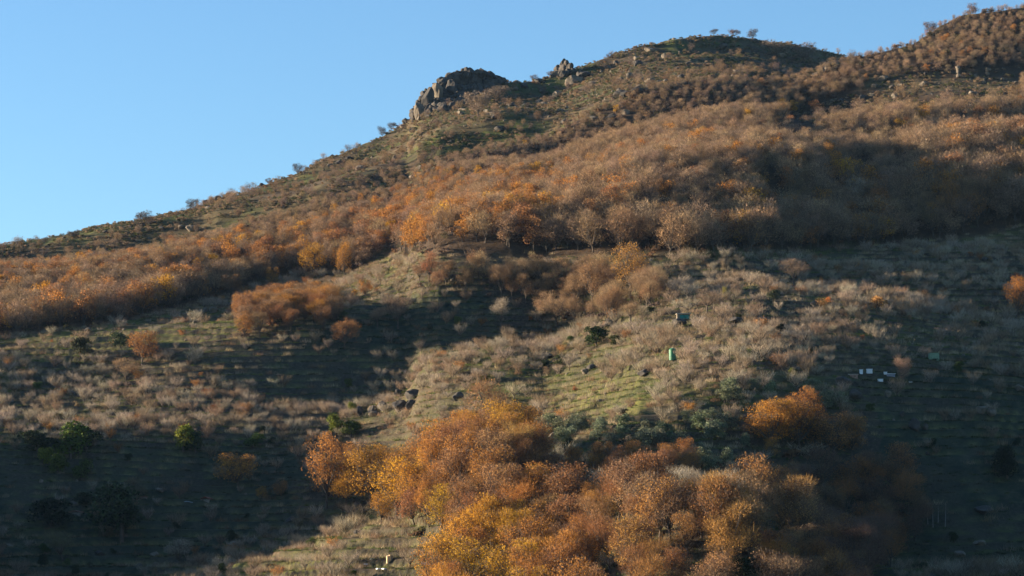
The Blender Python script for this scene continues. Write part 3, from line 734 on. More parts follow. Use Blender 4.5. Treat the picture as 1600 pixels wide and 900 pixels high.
# ---------------------------------------------------------------- named single plants
# u, v of the foot, height px, kind, tint, width factor, label, [category]
HEROES=[
 (222,353,24,'bare',(.10,.08,.07),1.25,'rounded bare tree standing out against the sky on the left skyline'),
 (297,323,17,'bare',(.10,.08,.07),.8,'left of two bare trees leaning apart on the skyline by the rocks'),
 (305,322,16,'bare',(.10,.08,.07),.8,'right of two bare trees leaning apart on the skyline by the rocks'),
 (466,272,18,'bare',(.10,.08,.07),.9,'spiky bare tree on the skyline halfway up to the crag'),
 (420,286,10,'bare',(.10,.08,.07),1.1,'small bare tree beside a round boulder on the skyline'),
 (597,208,17,'bare',(.09,.08,.08),.8,'dark bare tree on the skyline just below the crag, left of a pair'),
 (612,202,14,'bare',(.09,.08,.08),1.0,'thin bare tree on the skyline just below the crag, right of a pair'),
 (1176,56,17,'bare',(.10,.08,.07),1.0,'bare tree on top of the rear hill, tallest on its summit'),
 (1148,55,13,'bare',(.16,.10,.08),1.4,'rounded reddish bare tree on top of the rear hill'),
 (1115,56,10,'bare',(.10,.08,.07),1.2,'small bare tree left of the two summit trees'),
 (834,121,9,'bare',(.16,.11,.09),1.4,'small bare tree on the saddle between the crag and the rock pillar'),
 (860,120,10,'bare',(.12,.09,.08),1.0,'small bare tree touching the left side of the rock pillar'),
 (953,90,9,'bare',(.12,.09,.08),1.3,'small bare tree on the skyline right of the rock pillar'),
 (70,378,10,'bare',(.12,.1,.09),.9,'small bare tree on the low skyline at the far left'),
 (110,370,12,'bare',(.12,.1,.09),1.0,'bare tree beside a dark boulder on the low left skyline'),
 (121,369,12,'bare',(.12,.1,.09),.7,'narrow bare tree right of the dark boulder on the left skyline'),
 (360,470,38,'thin_oak',(.24,.14,.07),1.1,'brown round tree standing alone at the end of the left ridge'),
 (427,449,28,'oak',(.48,.25,.05),.9,'golden round tree behind the left ridge top'),
 (488,432,54,'oak',GOLD,.95,'tall golden yellow oak at the lower edge of the forest'),
 (538,436,54,'oak',(.44,.22,.04),.6,'slim golden orange oak right of the tall golden one'),
 (571,467,26,'oak',ORANGE,.9,'small bright orange tree on the grassy terrace under the forest'),
 (555,464,10,'leafy_bush',GOLD,1.0,'tiny golden bush left of the small bright orange tree'),
 (670,440,46,'thin_oak',(.33,.14,.07),.8,'reddish tree at the left end of the middle grove'),
 (222,572,46,'oak',(.42,.19,.05),1.25,'broad orange tree on the left terraces'),
 (196,600,36,'bare',TAN,1.4,'wide bare tree below the broad orange one on the left'),
 (538,549,44,'thin_oak',(.33,.16,.06),1.1,'round brown tree with orange lower leaves below the left grove'),
 (622,515,42,'bare',MAUVE,1.25,'round bare tree in the dark hollow'),
 (590,512,30,'bare',MAUVE,1.1,'bare tree left of the round one in the dark hollow'),
 (783,518,42,'bare',PALE,.9,'pale bare tree at the right side of the dark hollow'),
 (985,468,74,'oak',(.45,.25,.06),.9,'tallest golden oak of the middle grove'),
 (925,480,62,'thin_oak',(.3,.18,.09),1.0,'tan tree left of the tallest golden oak'),
 (985,505,30,'bare',TAN,1.6,'low wide bare tree in front of the middle grove'),
 (870,512,50,'bare',TAN,1.1,'bare tree at the lower left corner of the middle grove'),
 (1105,488,34,'bare',(.27,.19,.13),1.7,'wide tan bare tree above the hut with the teal door'),
 (1152,470,28,'bare',(.27,.19,.13),1.0,'bare tree right of the yellow-green sapling'),
 (1133,470,20,'oak',(.30,.28,.04),.5,'yellow-green sapling between two bare trees above the hut'),
 (1283,452,18,'oak',(.5,.2,.04),.5,'tiny narrow orange tree on the right terraces'),
 (1240,450,36,'bare',(.27,.19,.13),1.6,'wide bare tree left of the tiny narrow orange one'),
 (1390,450,18,'cherry',PALE,1.3,'fan-shaped pale bare cherry on the high right terrace'),
 (1456,449,16,'cherry',PALE,1.2,'second fan-shaped pale cherry on the high right terrace'),
 (1525,447,16,'cherry',PALE,.9,'upright pale cherry at the right end of the high terrace'),
 (1370,489,22,'leafy_bush',(.46,.26,.09),1.25,'rounded golden tan bush on the right terraces'),
 (1296,478,12,'leafy_bush',(.46,.18,.05),1.0,'small orange bush left of the rounded golden one'),
 (1588,505,60,'oak',(.48,.21,.04),.85,'bright orange oak cut by the right edge of the frame'),
 (1411,606,44,'thin_oak',(.34,.22,.15),.75,'lone pale tree with a dark trunk beside the hive boxes'),
 (1480,352,68,'thin_oak',(.34,.18,.07),.75,'tall oak with orange lower leaves at the right forest edge'),
 (1510,345,62,'bare',TAN,.95,'broad bare tree right of the tall oak at the forest edge'),
 (1450,345,48,'bare',TAN,.9,'bare tree left of the tall oak at the forest edge'),
 (1375,345,46,'thin_oak',(.30,.15,.07),1.0,'brown leafy tree between the forest and the right terraces'),
 (1338,330,46,'bare',PALE,.8,'pale bare tree left of the brown leafy one near the right terraces'),
 (510,798,104,'oak',(.42,.2,.05),.72,'tallest orange oak at the left tip of the lower grove'),
 (372,768,50,'oak',(.56,.28,.05),1.45,'low bright orange oak alone on the dark lower left slope'),
 (345,758,24,'bare',TAN,1.0,'small bare tree left of the low bright orange oak'),
 (620,815,88,'oak',(.56,.31,.03),1.1,'brightest golden oak in the middle of the lower grove'),
 (578,790,84,'oak',(.50,.27,.04),1.1,'orange oak left of the brightest golden one'),
 (690,835,70,'oak',(.46,.29,.03),.9,'golden oak right of the brightest golden one'),
 (660,742,58,'oak',(.44,.2,.05),.9,'orange-brown oak behind the brightest golden oak'),
 (765,690,84,'thin_oak',(.33,.19,.09),1.1,'brown thinning oak at the top of the lower grove'),
 (735,925,84,'oak',(.52,.31,.03),1.3,'broad yellow oak at the bottom edge of the frame'),
 (795,935,80,'oak',(.48,.28,.03),1.2,'yellow oak right of the broad one at the bottom edge'),
 (1068,806,52,'oak',(.46,.22,.04),.8,'orange oak standing above the right part of the lower grove'),
 (958,816,46,'oak',(.46,.25,.04),.75,'golden oak in the middle of the lower row of trees'),
 (1203,712,68,'oak',(.5,.24,.04),1.35,'brightest orange oak of the clump right of the olive trees'),
 (1248,706,66,'oak',(.46,.22,.045),1.3,'orange oak in the middle of the bright clump'),
 (1302,718,72,'oak',(.40,.21,.075),1.3,'orange-brown oak at the right end of the bright clump'),
 (1204,726,30,'oak',(.48,.26,.05),.9,'small golden tree below the bright orange clump'),
 (1210,790,46,'oak',(.38,.17,.06),1.2,'sunlit orange-brown oak at the left of the shaded right grove'),
 (1257,715,24,'cherry',PALE,2.0,'pale bare trees catching light below the bright clump'),
 (650,690,22,'cherry',(.3,.18,.12),1.0,'dark bare cherry above the lower grove'),
 (932,547,26,'evergreen',(.035,.06,.015),1.05,'dense dark green bush standing on the middle terraces',),
 (964,541,14,'evergreen',(.05,.06,.02),1.3,'low dark bush right of the dense dark green one'),
 (882,572,15,'evergreen',(.04,.06,.015),1.5,'low dark green bush left below the dense one'),
 (1025,555,10,'evergreen',(.08,.1,.02),1.5,'small green bush left of the green tank'),
 (59,614,13,'evergreen',(.05,.09,.02),1.2,'round green bush on the far left terraces'),
 (110,722,46,'evergreen',(.07,.11,.018),1.1,'large green bush, biggest of the left clump'),
 (60,712,26,'evergreen',(.03,.045,.018),2.0,'flat dark bush left of the largest green one'),
 (135,700,26,'evergreen',(.03,.05,.018),1.6,'dark bush right behind the largest green one'),
 (72,728,26,'evergreen',(.13,.16,.02),.9,'yellow-green bush below the flat dark one'),
 (90,745,26,'evergreen',(.08,.11,.02),1.1,'green bush at the bottom of the left clump'),
 (127,752,28,'evergreen',(.06,.09,.02),.9,'narrow green bush on the shaded slope below the left clump'),
 (286,712,34,'evergreen',(.15,.17,.018),1.1,'yellow-green rounded bush standing between the left clump and the centre'),
 (305,712,28,'evergreen',(.04,.06,.02),1.2,'dark bush touching the yellow-green rounded one'),
 (395,700,18,'evergreen',(.06,.10,.02),1.4,'small green bush on the lower terraces left of centre'),
 (523,682,26,'evergreen',(.14,.17,.02),.9,'bright yellow-green bush, left of the pair above the lower grove'),
 (548,683,22,'evergreen',(.10,.13,.025),1.3,'green bush, right of the pair above the lower grove'),
 (550,654,21,'evergreen',(.16,.19,.02),.55,'narrow bright green bush by the dark rocks'),
 (757,598,10,'evergreen',(.12,.14,.02),1.5,'small yellow-green bush above the lower grove'),
 (1240,594,16,'evergreen',(.10,.11,.025),1.1,'round olive-green bush left of the hive boxes'),
 (1208,471,14,'evergreen',(.07,.085,.045),1.2,'round grey-green bush on the right terraces above the hut'),
 (715,508,13,'evergreen',(.10,.14,.03),.8,'small green bush in the dark hollow'),
 (125,566,26,'evergreen',(.05,.055,.025),1.1,'dark bush on the terraces at the left under the grassy ridge'),
 (188,545,20,'evergreen',(.07,.1,.045),1.4,'grey-green bush under the grassy ridge on the left'),
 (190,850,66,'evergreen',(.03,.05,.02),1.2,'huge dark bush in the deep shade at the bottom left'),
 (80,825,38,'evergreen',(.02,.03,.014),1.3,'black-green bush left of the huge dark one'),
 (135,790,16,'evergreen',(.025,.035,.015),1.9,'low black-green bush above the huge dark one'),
 (208,800,40,'bare',(.14,.13,.08),1.1,'greenish bare tree behind the huge dark bush'),
 (98,880,48,'bare',(.17,.16,.08),1.2,'pale greenish bare tree at the bottom left corner'),
 (280,885,38,'bare',PALE,1.4,'pale bare tree catching the sun at the bottom left'),
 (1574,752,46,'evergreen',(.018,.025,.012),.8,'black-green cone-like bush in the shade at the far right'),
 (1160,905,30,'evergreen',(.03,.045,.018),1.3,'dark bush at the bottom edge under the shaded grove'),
 (1255,96,26,'bare',(.22,.16,.12),1.5,'big bare tree on the shaded right shoulder of the rear hill'),
 (1215,90,24,'bare',(.24,.18,.13),1.7,'broad tan bare tree on the right part of the rear hill'),
 (748,182,36,'bare',(.24,.18,.13),1.2,'fan-shaped bare tree just below the crag'),
 (775,160,24,'bare',(.22,.17,.13),1.5,'wide bare tree right of the fan-shaped one below the crag'),
 (708,275,14,'oak',(.42,.24,.06),1.2,'small golden tree at the upper forest edge below the crag'),
 (1520,22,18,'bare',(.2,.13,.1),1.1,'bare tree on the top right skyline'),
 (1455,52,20,'bare',(.16,.11,.09),1.1,'bare tree where the right skyline steepens'),
]
for q in HEROES:
    u,v,hp,k,t,w,lab=q[:7]
    vq=v
    if v>912: P=at(u,912); 
    P=at(u,min(v,930)); hh=hp*mpp(P.y)
    if v<400 and hp<30 and 'sky' in lab or 'rear hill' in lab and v<60: P=at(u,v+3)
    if k=='bare' and P.y>1120: k='sky_bare'
    if k=='evergreen': hh*=1.2
    o=make_plant(k,P.x,P.y,P.z-.1,hh*1.08,t,lab,wide=w); HERO_N[FAM[k]]+=1
# thin out scattered candidates standing right in front of the named ones
HP=np.array([(q[0],q[1],q[2],q[5]) for q in HEROES if q[2]>=16 and q[1]>420])
for k in cand:
    if not cand[k]: continue
    A=np.array(cand[k]); u,v=proj(A[:,0],A[:,1],A[:,2]); hp=A[:,3]/A[:,1]*FP
    ok=np.ones(len(A),bool)
    for a,b,h_,w_ in HP:
        ok&=~((np.abs(u-a)<h_*.24*w_)&(v>b-h_*.25)&(v-hp<b-h_*.25))
    cand[k]=[c for c,t in zip(cand[k],ok) if t]
rest=distribute({f:300-HERO_N[f] for f in HERO_N})
MASS={'oak':('autumn_woodland','mass of autumn oaks among the lower groves'),'thin_oak':('thinning_woodland','mass of half-bare oaks in the groves'),'bare':('bare_woodland','mass of leafless trees in the groves'),
 'far_oak':('orange_forest','orange and rusty trees scattered through the forest on the slope'),'far_bare':('leafless_forest','leafless brown forest covering the upper slope'),
 'cherry':('cherry_orchard','leafless cherry trees filling the terraces'),'leafy_cherry':('autumn_orchard','cherry trees with orange leaves on the terraces'),'olive':('olive_grove','olive trees in rows'),'evergreen':('evergreen_thicket','green bushes'),'leafy_bush':('bush_cover','low bushes over the hillside')}
for k,a in rest.items():
    gn_scatter(MASS[k][0],[t[3] for t in LIB[k]],a,MASS[k][1],'trees' if 'bush' not in k and k!='evergreen' else 'bushes')
# labels for the individual plants
HSIZE={'oak':(8,10.5),'bare':(5.5,9),'cherry':(3.0,3.8),'olive':(3.4,4.1),'evergreen':(1.8,2.6),'bush':(1.4,2.0)}
ORD=['first','second','third','fourth','fifth','sixth','seventh','eighth','ninth']
bylab={}
for root,fam,u,v,x,y,hh,t in pending:
    a,b=HSIZE[fam]; sz='small' if hh<a else 'tall' if hh>b else 'mid-sized'
    if fam in('olive','evergreen','bush') and sz=='tall': sz='large'
    bylab.setdefault('%s %s %s %s'%(sz,colour_word(t,fam),NAMES[fam][2],place(u,v,x,y)),[]).append((u,v,root))
def name_them(lab,a,depth=0):
    """a: u, v, object. rows first, then order from the left"""
    if len(a)==1: a[0][2]['label']=lab; return
    if len(a)<=9:
        a.sort(key=lambda q:q[0])
        for i,q in enumerate(a): q[2]['label']='%s, %s from left'%(lab,ORD[i])
    elif depth==0 and len(a)<=63:
        a.sort(key=lambda q:q[1]); k=-(-len(a)//9); n=-(-len(a)//k)
        W_=['top','second','third','fourth','fifth','sixth'][:k-1]+['bottom']
        for j in range(k): name_them(lab+', '+W_[j]+' row',a[j*n:(j+1)*n],1)
    else:
        for q in a: q[2]['label']=lab
for lab,a in bylab.items(): name_them(lab,a)
# ---------------------------------------------------------------- ground cover
def cover(step,y0,y1,seed): return prep(step,y0,y1,seed)
x,y,z,u,v,uc,vc=cover(1.75,480,1180,31); fl=np.interp(u,FL[:,0],FL[:,1]); n1=fbm(x/9,y/7,101,3); n2=fbm(x/35,y/25,103,2); rr=r0.random(len(x))+.5*(height(x,y,'phase')>.62)
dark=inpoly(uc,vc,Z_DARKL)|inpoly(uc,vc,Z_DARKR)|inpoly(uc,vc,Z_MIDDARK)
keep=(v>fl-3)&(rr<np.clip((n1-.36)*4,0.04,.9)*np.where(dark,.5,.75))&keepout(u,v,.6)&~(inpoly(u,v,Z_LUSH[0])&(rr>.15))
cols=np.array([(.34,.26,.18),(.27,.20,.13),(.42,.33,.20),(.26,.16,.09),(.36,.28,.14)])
ci=r0.integers(0,5,len(x)); cc=cols[ci]*r0.uniform(.8,1.2,(len(x),1))*np.where(dark,.6,1.)[:,None]  # scrub colour darkened in the dark zones, imitating shade
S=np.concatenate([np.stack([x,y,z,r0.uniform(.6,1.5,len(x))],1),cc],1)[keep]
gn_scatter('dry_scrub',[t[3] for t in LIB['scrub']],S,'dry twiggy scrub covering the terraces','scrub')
x,y,z,u,v,uc,vc=cover(1.6,480,1180,33); fl=np.interp(u,FL[:,0],FL[:,1]); n1=fbm(x/14,y/8,107,3); rr=r0.random(len(x))
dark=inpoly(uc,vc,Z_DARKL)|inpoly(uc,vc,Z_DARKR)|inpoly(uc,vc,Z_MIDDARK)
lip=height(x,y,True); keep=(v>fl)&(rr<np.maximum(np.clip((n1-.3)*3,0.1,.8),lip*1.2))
gc=np.array([(.07,.10,.025),(.12,.15,.035),(.2,.17,.08),(.09,.08,.04)]); cc=gc[r0.integers(0,4,len(x))]*r0.uniform(.8,1.2,(len(x),1))*np.where(dark,.4,1.)[:,None]  # grass colour darkened in the dark zones, standing in for shade
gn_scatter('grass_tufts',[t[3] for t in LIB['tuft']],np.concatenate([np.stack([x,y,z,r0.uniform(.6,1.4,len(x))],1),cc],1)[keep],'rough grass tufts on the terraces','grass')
# rear hill and rocky shoulder: heather and broom
x,y,z,u,v,uc,vc=cover(2.0,1120,1660,35); rear=is_rear(x,y)|inpoly(u,v,Z_ROCKBAND); n1=fbm(x/12,y/9,111,3); rr=r0.random(len(x))
keep=rear&(u>-60)&(u<1660)&(rr<np.clip((n1-.42)*4.5,0.04,.7))
gc=np.array([(.15,.13,.07),(.22,.16,.10),(.10,.11,.045),(.27,.2,.12)]); cc=gc[r0.integers(0,4,len(x))]*r0.uniform(.8,1.25,(len(x),1))
gn_scatter('heather',[t[3] for t in LIB['heather']],np.concatenate([np.stack([x,y,z,r0.uniform(.5,1.5,len(x))],1),cc],1)[keep],'low heather and broom on the rocky rear hill','heather')
# shrub layer under the forest
x,y,z,u,v,uc,vc=cover(4.2,560,1420,37); fl=np.interp(u,FL[:,0],FL[:,1]); n1=fbm(x/16,y/16,113,2); rr=r0.random(len(x))
keep=(~is_rear(x,y))&((v<fl+2)|grove(uc,vc))&(v>-150)&(rr<.55)&~inpoly(u,v,Z_ROCKBAND)
gc=np.array([(.14,.10,.07),(.18,.11,.06),(.09,.085,.04),(.16,.12,.09)]); cc=gc[r0.integers(0,4,len(x))]*r0.uniform(.8,1.2,(len(x),1))
gn_scatter('undergrowth',[t[3] for t in LIB['scrub']]+[t[3] for t in LIB['heather']],np.concatenate([np.stack([x,y,z,r0.uniform(1.2,2.6,len(x))],1),cc],1)[keep],'brown undergrowth beneath the forest','undergrowth')
# ---------------------------------------------------------------- rocks
BG='boulders on the hillside'
def rock(u,v,wp,hp,label,dark=False,rz=None,tilt=(0,0),group=None,name='boulder',depth=1.0,sink=.22,i=None):
    P=at(u,v); m=mpp(P.y); L=BLDK if dark else BLD
    me=L[rd.randrange(len(L)) if i is None else i%len(L)]
    w,h=wp*m/2,hp*m/2*1.15
    o=obj(name,me,None,(P.x,P.y+w*.3,P.z+h*(1-2*sink)),(tilt[0],tilt[1],rd.uniform(0,6.28) if rz is None else rz),(w*1.15,w*depth*1.1,h*1.1))
    return tagg(o,label,'boulder',group)
ROCKS=[
 (1008,594,24,12,'long dark boulder with a lit left end on the middle terraces',1),(1010,578,12,8,'small dark rock right above the long boulder',1),
 (950,560,10,8,'small rock left of the long boulder on the terraces',0),(915,588,12,9,'pale flat rock among bare cherries left of the long boulder',0),
 (950,592,9,8,'small dark rock just left of the long boulder',1),
 (1062,510,24,14,'dark rounded boulder beside the hut with the teal door',1),(1032,525,20,8,'flat dark rock below the hut',1),(1013,528,14,7,'small flat rock left below the hut',1),
 (1112,584,9,9,'pale upright stone right of the green tank',0),(1150,506,30,8,'long dark ledge right of the hut',1),(1190,503,30,8,'dark rocky ledge on the terrace right of the hut',1),
 (1130,500,16,9,'dark rock just right of the hut',1),(1275,486,16,12,'dark boulder left of the golden bush on the right terraces',1),
 (333,489,15,11,'round pale boulder on the left ridge',0),(320,490,9,8,'smaller boulder left of the round one on the left ridge',0),(357,491,14,8,'dark boulder right of the round one on the left ridge',1),(358,478,8,6,'small dark stone behind the left ridge boulders',1),(386,480,8,6,'small brown stone further right on the left ridge',0),
 (646,628,28,18,'large humped boulder with a lit top on the central terraces',1),(715,628,17,14,'dark boulder right of the large humped one',1),(622,620,14,12,'brown boulder left of the large humped one',1),
 (562,652,16,16,'dark upright rock beside the narrow bright green bush',1),(582,650,14,18,'dark pointed rock in the middle of the dark rock group',1),(600,642,22,16,'broad dark rock in the dark rock group',1),(624,644,26,18,'biggest block of the dark rock group',1),(642,640,16,14,'rightmost block of the dark rock group',1),
 (1318,612,26,22,'large tilted slab in the shade left of the hive boxes',1),(1336,625,24,16,'broad dark rock below the tilted slab',1),(1388,622,10,12,'pale slanted stone below the hive boxes',0),
 (1535,656,18,18,'pale angular boulder in the dark right slope',0),(1548,656,16,17,'grey block right of the pale angular boulder',0),(1430,672,20,20,'dark upright rock on the right slope',1),(1446,676,10,11,'small dark rock right of the upright one',1),
 (363,856,16,14,'pale rounded boulder at the lower left above the sunlit grass',0),(64,755,7,6,'small pale stone below the left bushes',0),(1538,803,32,14,'wide grey rounded boulder at the lower right',1),
 (1448,796,12,7,'small pale boulder above the slim birch trunks',0),(1530,852,20,9,'low grey rock near the lower right corner',0),(1500,875,20,10,'slanting grey rock near the lower right corner',0),
 (1410,655,9,8,'small dark stone between the right slope rocks',1),(105,770,9,6,'pale stone on the shaded left slope',0),(145,771,8,5,'second pale stone on the shaded left slope',0),
 (1540,412,10,7,'small dark stone on the upper right terrace',1),(1437,406,9,6,'dark stone at the end of the sunlit scrub strip',1),(1415,412,9,5,'dark stone left of the sunlit strip end',1),
 (1165,655,12,8,'flat dark stone beside the olive trees',1),(1290,110,10,9,'lower stone of the boulder line on the right of the rear hill',1),
 # line of boulders between the two hills
 (1265,130,12,8,'lowest boulder of the line between the two hills',0),(1276,122,14,11,'dark boulder second from the bottom of the line between the hills',1),(1285,115,10,9,'boulder third from the bottom of the line between the hills',1),
 (1296,106,14,11,'big dark boulder in the middle of the line between the hills',1),(1293,112,11,8,'yellowish stone under the big dark boulder of the line',0),(1306,101,12,11,'round pale boulder near the top of the line between the hills',0),(1316,98,10,8,'uppermost boulder of the line between the hills',0),
 (1246,140,24,9,'long low outcrop left of the boulder line',0),(1320,135,6,12,'thin upright stone right of the boulder line',0),
 (1380,128,16,9,'slanting pale slab at the top of the rocky shoulder',0),(1366,138,10,6,'pale rock below the slanting slab on the shoulder',0),(1395,140,14,8,'dark rock on the rocky shoulder',1),(1408,138,10,6,'grey rock right of the dark one on the shoulder',0),
 (1347,155,12,8,'dark boulder on the lower rocky shoulder',1),(1300,160,8,5,'pale stone at the left end of the rocky shoulder',0),(1315,158,8,5,'small grey stone on the rocky shoulder',1),(1362,151,9,6,'brown stone on the rocky shoulder',0),
 (1524,123,7,8,'pointed pale stone between the two standing rocks',0),(1566,127,6,5,'small pale stone right of the standing rocks',0),(1446,118,7,5,'small dark stone left of the standing rocks',1),
 # rear hill
 (897,133,30,18,'large sloping boulder right below the rock pillar',0),(912,122,26,14,'dark hump of rock right of the rock pillar',1),(848,146,12,9,'pale pointed boulder left below the rock pillar',0),(820,138,14,10,'dark boulder in the saddle below the skyline',1),
 (842,130,16,9,'low grey boulder between the crag and the rock pillar',1),(870,152,16,11,'brown boulder with shade on its right, mid rear hill',0),(843,162,13,8,'pale flat boulder at the centre of the rear hill',0),(925,134,12,9,'upright boulder on the rear hill right of the sloping one',0),
 (975,153,30,14,'long dark boulder high on the rear hill slope',1),(995,148,20,13,'blocky boulder right of the long dark one on the rear hill',1),(963,103,12,9,'boulder near the skyline of the rear hill',1),(995,100,12,8,'dark boulder right near the skyline of the rear hill',1),
 (970,128,10,11,'upright brown boulder in the middle of the rear hill',0),(928,188,16,10,'grey boulder low on the rear hill',0),(955,188,18,12,'broad boulder low on the rear hill',1),(978,180,14,9,'pale boulder low on the rear hill near the forest edge',0),(938,170,12,8,'small grey boulder on the lower rear hill',0),
 (1070,131,5,7,'tiny bright stone on the shaded slope of the rear hill',0),(1146,122,9,9,'rounded boulder on the rear hill below its summit',0),(1070,133,12,6,'low dark rock around the tiny bright stone',1),
 (780,206,16,9,'dark domed boulder below the crag',1),(770,180,10,6,'pale stone right of the fan-shaped bare tree',0),(806,142,10,8,'brown stone near the saddle',0),
 (530,257,12,8,'dark boulder on the slope below the skyline',1),(515,261,10,7,'grey slab left of the dark boulder on the slope',0),(545,250,14,6,'low dark ledge on the slope below the skyline',1),(518,243,9,6,'rounded boulder sitting on the skyline',1),(409,287,9,7,'round dark boulder on the skyline left of a bare tree',1),
 (332,309,12,8,'dark boulder at the left of the skyline rock group',1),(340,306,12,8,'tallest boulder of the left skyline rock group',1),(323,318,14,9,'dark boulder below the left skyline rock group',1),(360,300,16,6,'flat dark ledge on the left skyline',1),(312,322,12,6,'low boulder left of the skyline rock group',1),
 (300,330,14,7,'rock under the two leaning skyline trees',1),(285,331,10,5,'low rock on the skyline left of the leaning trees',0),(115,372,8,8,'dark round boulder between two bare trees on the left skyline',1),(222,355,10,6,'dark rock at the foot of the rounded skyline tree',1),(238,350,14,5,'flat rock right of the rounded skyline tree',1),
 (253,360,10,7,'dark stone below the rounded skyline tree',1),(205,357,8,5,'small rock left of the rounded skyline tree',1),(165,365,12,5,'low rock on the left skyline',1),(100,374,7,5,'small stone left of the dark round skyline boulder',1),
]
for q in ROCKS:
    a,b,w,h,lab,dk=q; rock(a,b,w,h,lab,bool(dk))
# unnamed smaller stones
x,y,z,u,v,uc,vc=prep(9.5,480,1640,41); rear=is_rear(x,y)|inpoly(u,v,Z_ROCKBAND); fl=np.interp(u,FL[:,0],FL[:,1]); rr=r0.random(len(x)); n1=fbm(x/18,y/18,121,2)
rk=inpoly(u,v,Z_ROCKY)|inpoly(u,v,Z_ROCKBAND)
ok=(u>0)&(u<1600)&(v<905)&((rear&(rr<np.where(rk,.55,.16)))|(~rear&(v>fl+3)&(rr<np.clip(n1-.45,0,1)*1.5)))&visible(x,y,z,.8)
I=np.nonzero(ok)[0]; sz=r0.gamma(2.2,.32,len(x))+.35; I=I[np.argsort(-(sz[I]/y[I]))]
stones={}
for n,i in enumerate(I[:300-len(ROCKS)-30]):
    me=(BLD+BLDK)[rd.randrange(10)]; s=float(sz[i])*(1.25 if rear[i] else .8)
    o=obj('stone',me,None,(x[i],y[i],z[i]+s*.25),(rd.uniform(-.3,.3),rd.uniform(-.3,.3),rd.uniform(0,6.28)),(s*1.2,s,s*.75))
    o['category']='stone'; o['group']='loose stones on the hillside'
    stones.setdefault('%s loose %s stone %s'%('large' if s>1.5 else 'small' if s<.8 else 'mid-sized','dark' if me in BLDK else 'grey',place(float(u[i]),float(v[i]),x[i],y[i])),[]).append((u[i],v[i],o))
for lab,a in stones.items(): name_them(lab,a)
A=[(x[i],y[i],z[i]+.1,float(sz[i])*.8,.2,.2,.2) for i in I[300-len(ROCKS)-30:]]
x,y,z,u,v,uc,vc=prep(5.5,480,1640,43); rk=inpoly(u,v,Z_ROCKY)|inpoly(u,v,Z_ROCKBAND); rr=r0.random(len(x)); fl=np.interp(u,FL[:,0],FL[:,1])
for i in np.nonzero((rk&(rr<.5))|((v>fl)&(rr<.035)))[0]: A.append((x[i],y[i],z[i]+.05,float(r0.uniform(.2,.75)),.2,.2,.2))
gn_scatter('rubble',BLS,A,'scattered small rocks on the rear hill and terraces','rubble')
# ---------------------------------------------------------------- the crag, the rock pillar and the standing stones: piles of blocks
def crag(name,label,cat,cu_,cv_,blocks):
    P0=at(cu_,cv_); root=link(bpy.data.objects.new(name,None)); root.location=P0; root['label']=label; root['category']=cat
    for (a,b,w,h,dk,lift) in blocks:
        P=at(a,min(b+lift,b+lift)); m=mpp(P.y); ww,hh=w*m/2,h*m/2; me=(BLDK if dk else BLD)[rd.randrange(4)]
        zz=P.z+lift*m*1.0
        o=obj('boulder',me,root,(P.x-P0.x,P.y-P0.y+ww*.2,zz-P0.z+hh*.25),(rd.uniform(-.25,.25),rd.uniform(-.25,.25),rd.uniform(0,6.28)),(ww*1.2,ww*1.1,hh*1.25))
    return root
top=np.array([(630,190),(640,178),(650,166),(662,148),(676,134),(688,124),(700,117),(715,113),(732,108),(748,111),(764,112),(778,117),(792,123)],float)
B_=[]
rk2=random.Random(3)
def ground_v(u): return float(np.interp(u,VR[:,0],VR[:,1]))
for uu in np.arange(634,790,4.2):
    tv=float(np.interp(uu,top[:,0],top[:,1])); bv=float(np.interp(uu,[630,660,700,740,790],[193,183,176,158,130])); vv=tv+6
    while vv<bv:
        gv=max(ground_v(uu)+3,vv); lift=max(0,gv-vv)
        w=rk2.uniform(9,18); h=rk2.uniform(9,16)
        B_.append((uu+rk2.uniform(-3,3),vv,w,h,1,lift)); vv+=rk2.uniform(6,10)  # dark stone stands in for the shade on the crag's face
B_+=[(732,116,11,14,1,22),(700,124,14,14,1,18),(764,120,12,12,1,12),(655,178,16,30,0,6),(668,160,18,34,1,10),(648,184,12,18,1,4),(684,146,20,30,0,12),(706,140,20,24,1,14)]
crag('rocky_crag','large granite crag of stacked blocks on the skyline of the rear hill','rock outcrop',700,180,B_)
crag('rock_pillar','dark craggy rock pillar on the skyline right of the crag','rock outcrop',880,124,
 [(868,118,14,14,0,2),(872,110,13,14,1,7),(880,118,18,14,1,2),(880,110,17,14,1,7),(878,103,11,11,1,13),(885,101,11,10,1,16),(891,107,11,13,1,9),(888,116,15,12,1,1),(895,113,10,10,1,2),(881,97,8,8,1,19),(862,121,9,7,1,0),(852,120,12,5,1,0)])
def stack(u,v,w,h,label,n=3):
    P0=at(u,v); m=mpp(P0.y); root=link(bpy.data.objects.new('standing_rock',None)); root.location=P0; root['label']=label; root['category']='rock'
    z=0
    for k in range(n):
        hh=h*m/n; ww=w*m/2*(1,.85,1.05,.7)[k%4]
        obj('boulder',BLD[(k*2+n)%6],root,(rd.uniform(-.15,.15)*ww,0,z+hh*.5),(0,0,k*1.9),(ww*1.1,ww,hh*.72)); z+=hh*.95
stack(1497,122,8,20,'tall stacked standing rock, left of the two pale ones on the right shoulder',3)
stack(1543,119,6,14,'stubby pale standing rock, right of the two on the right shoulder',2)
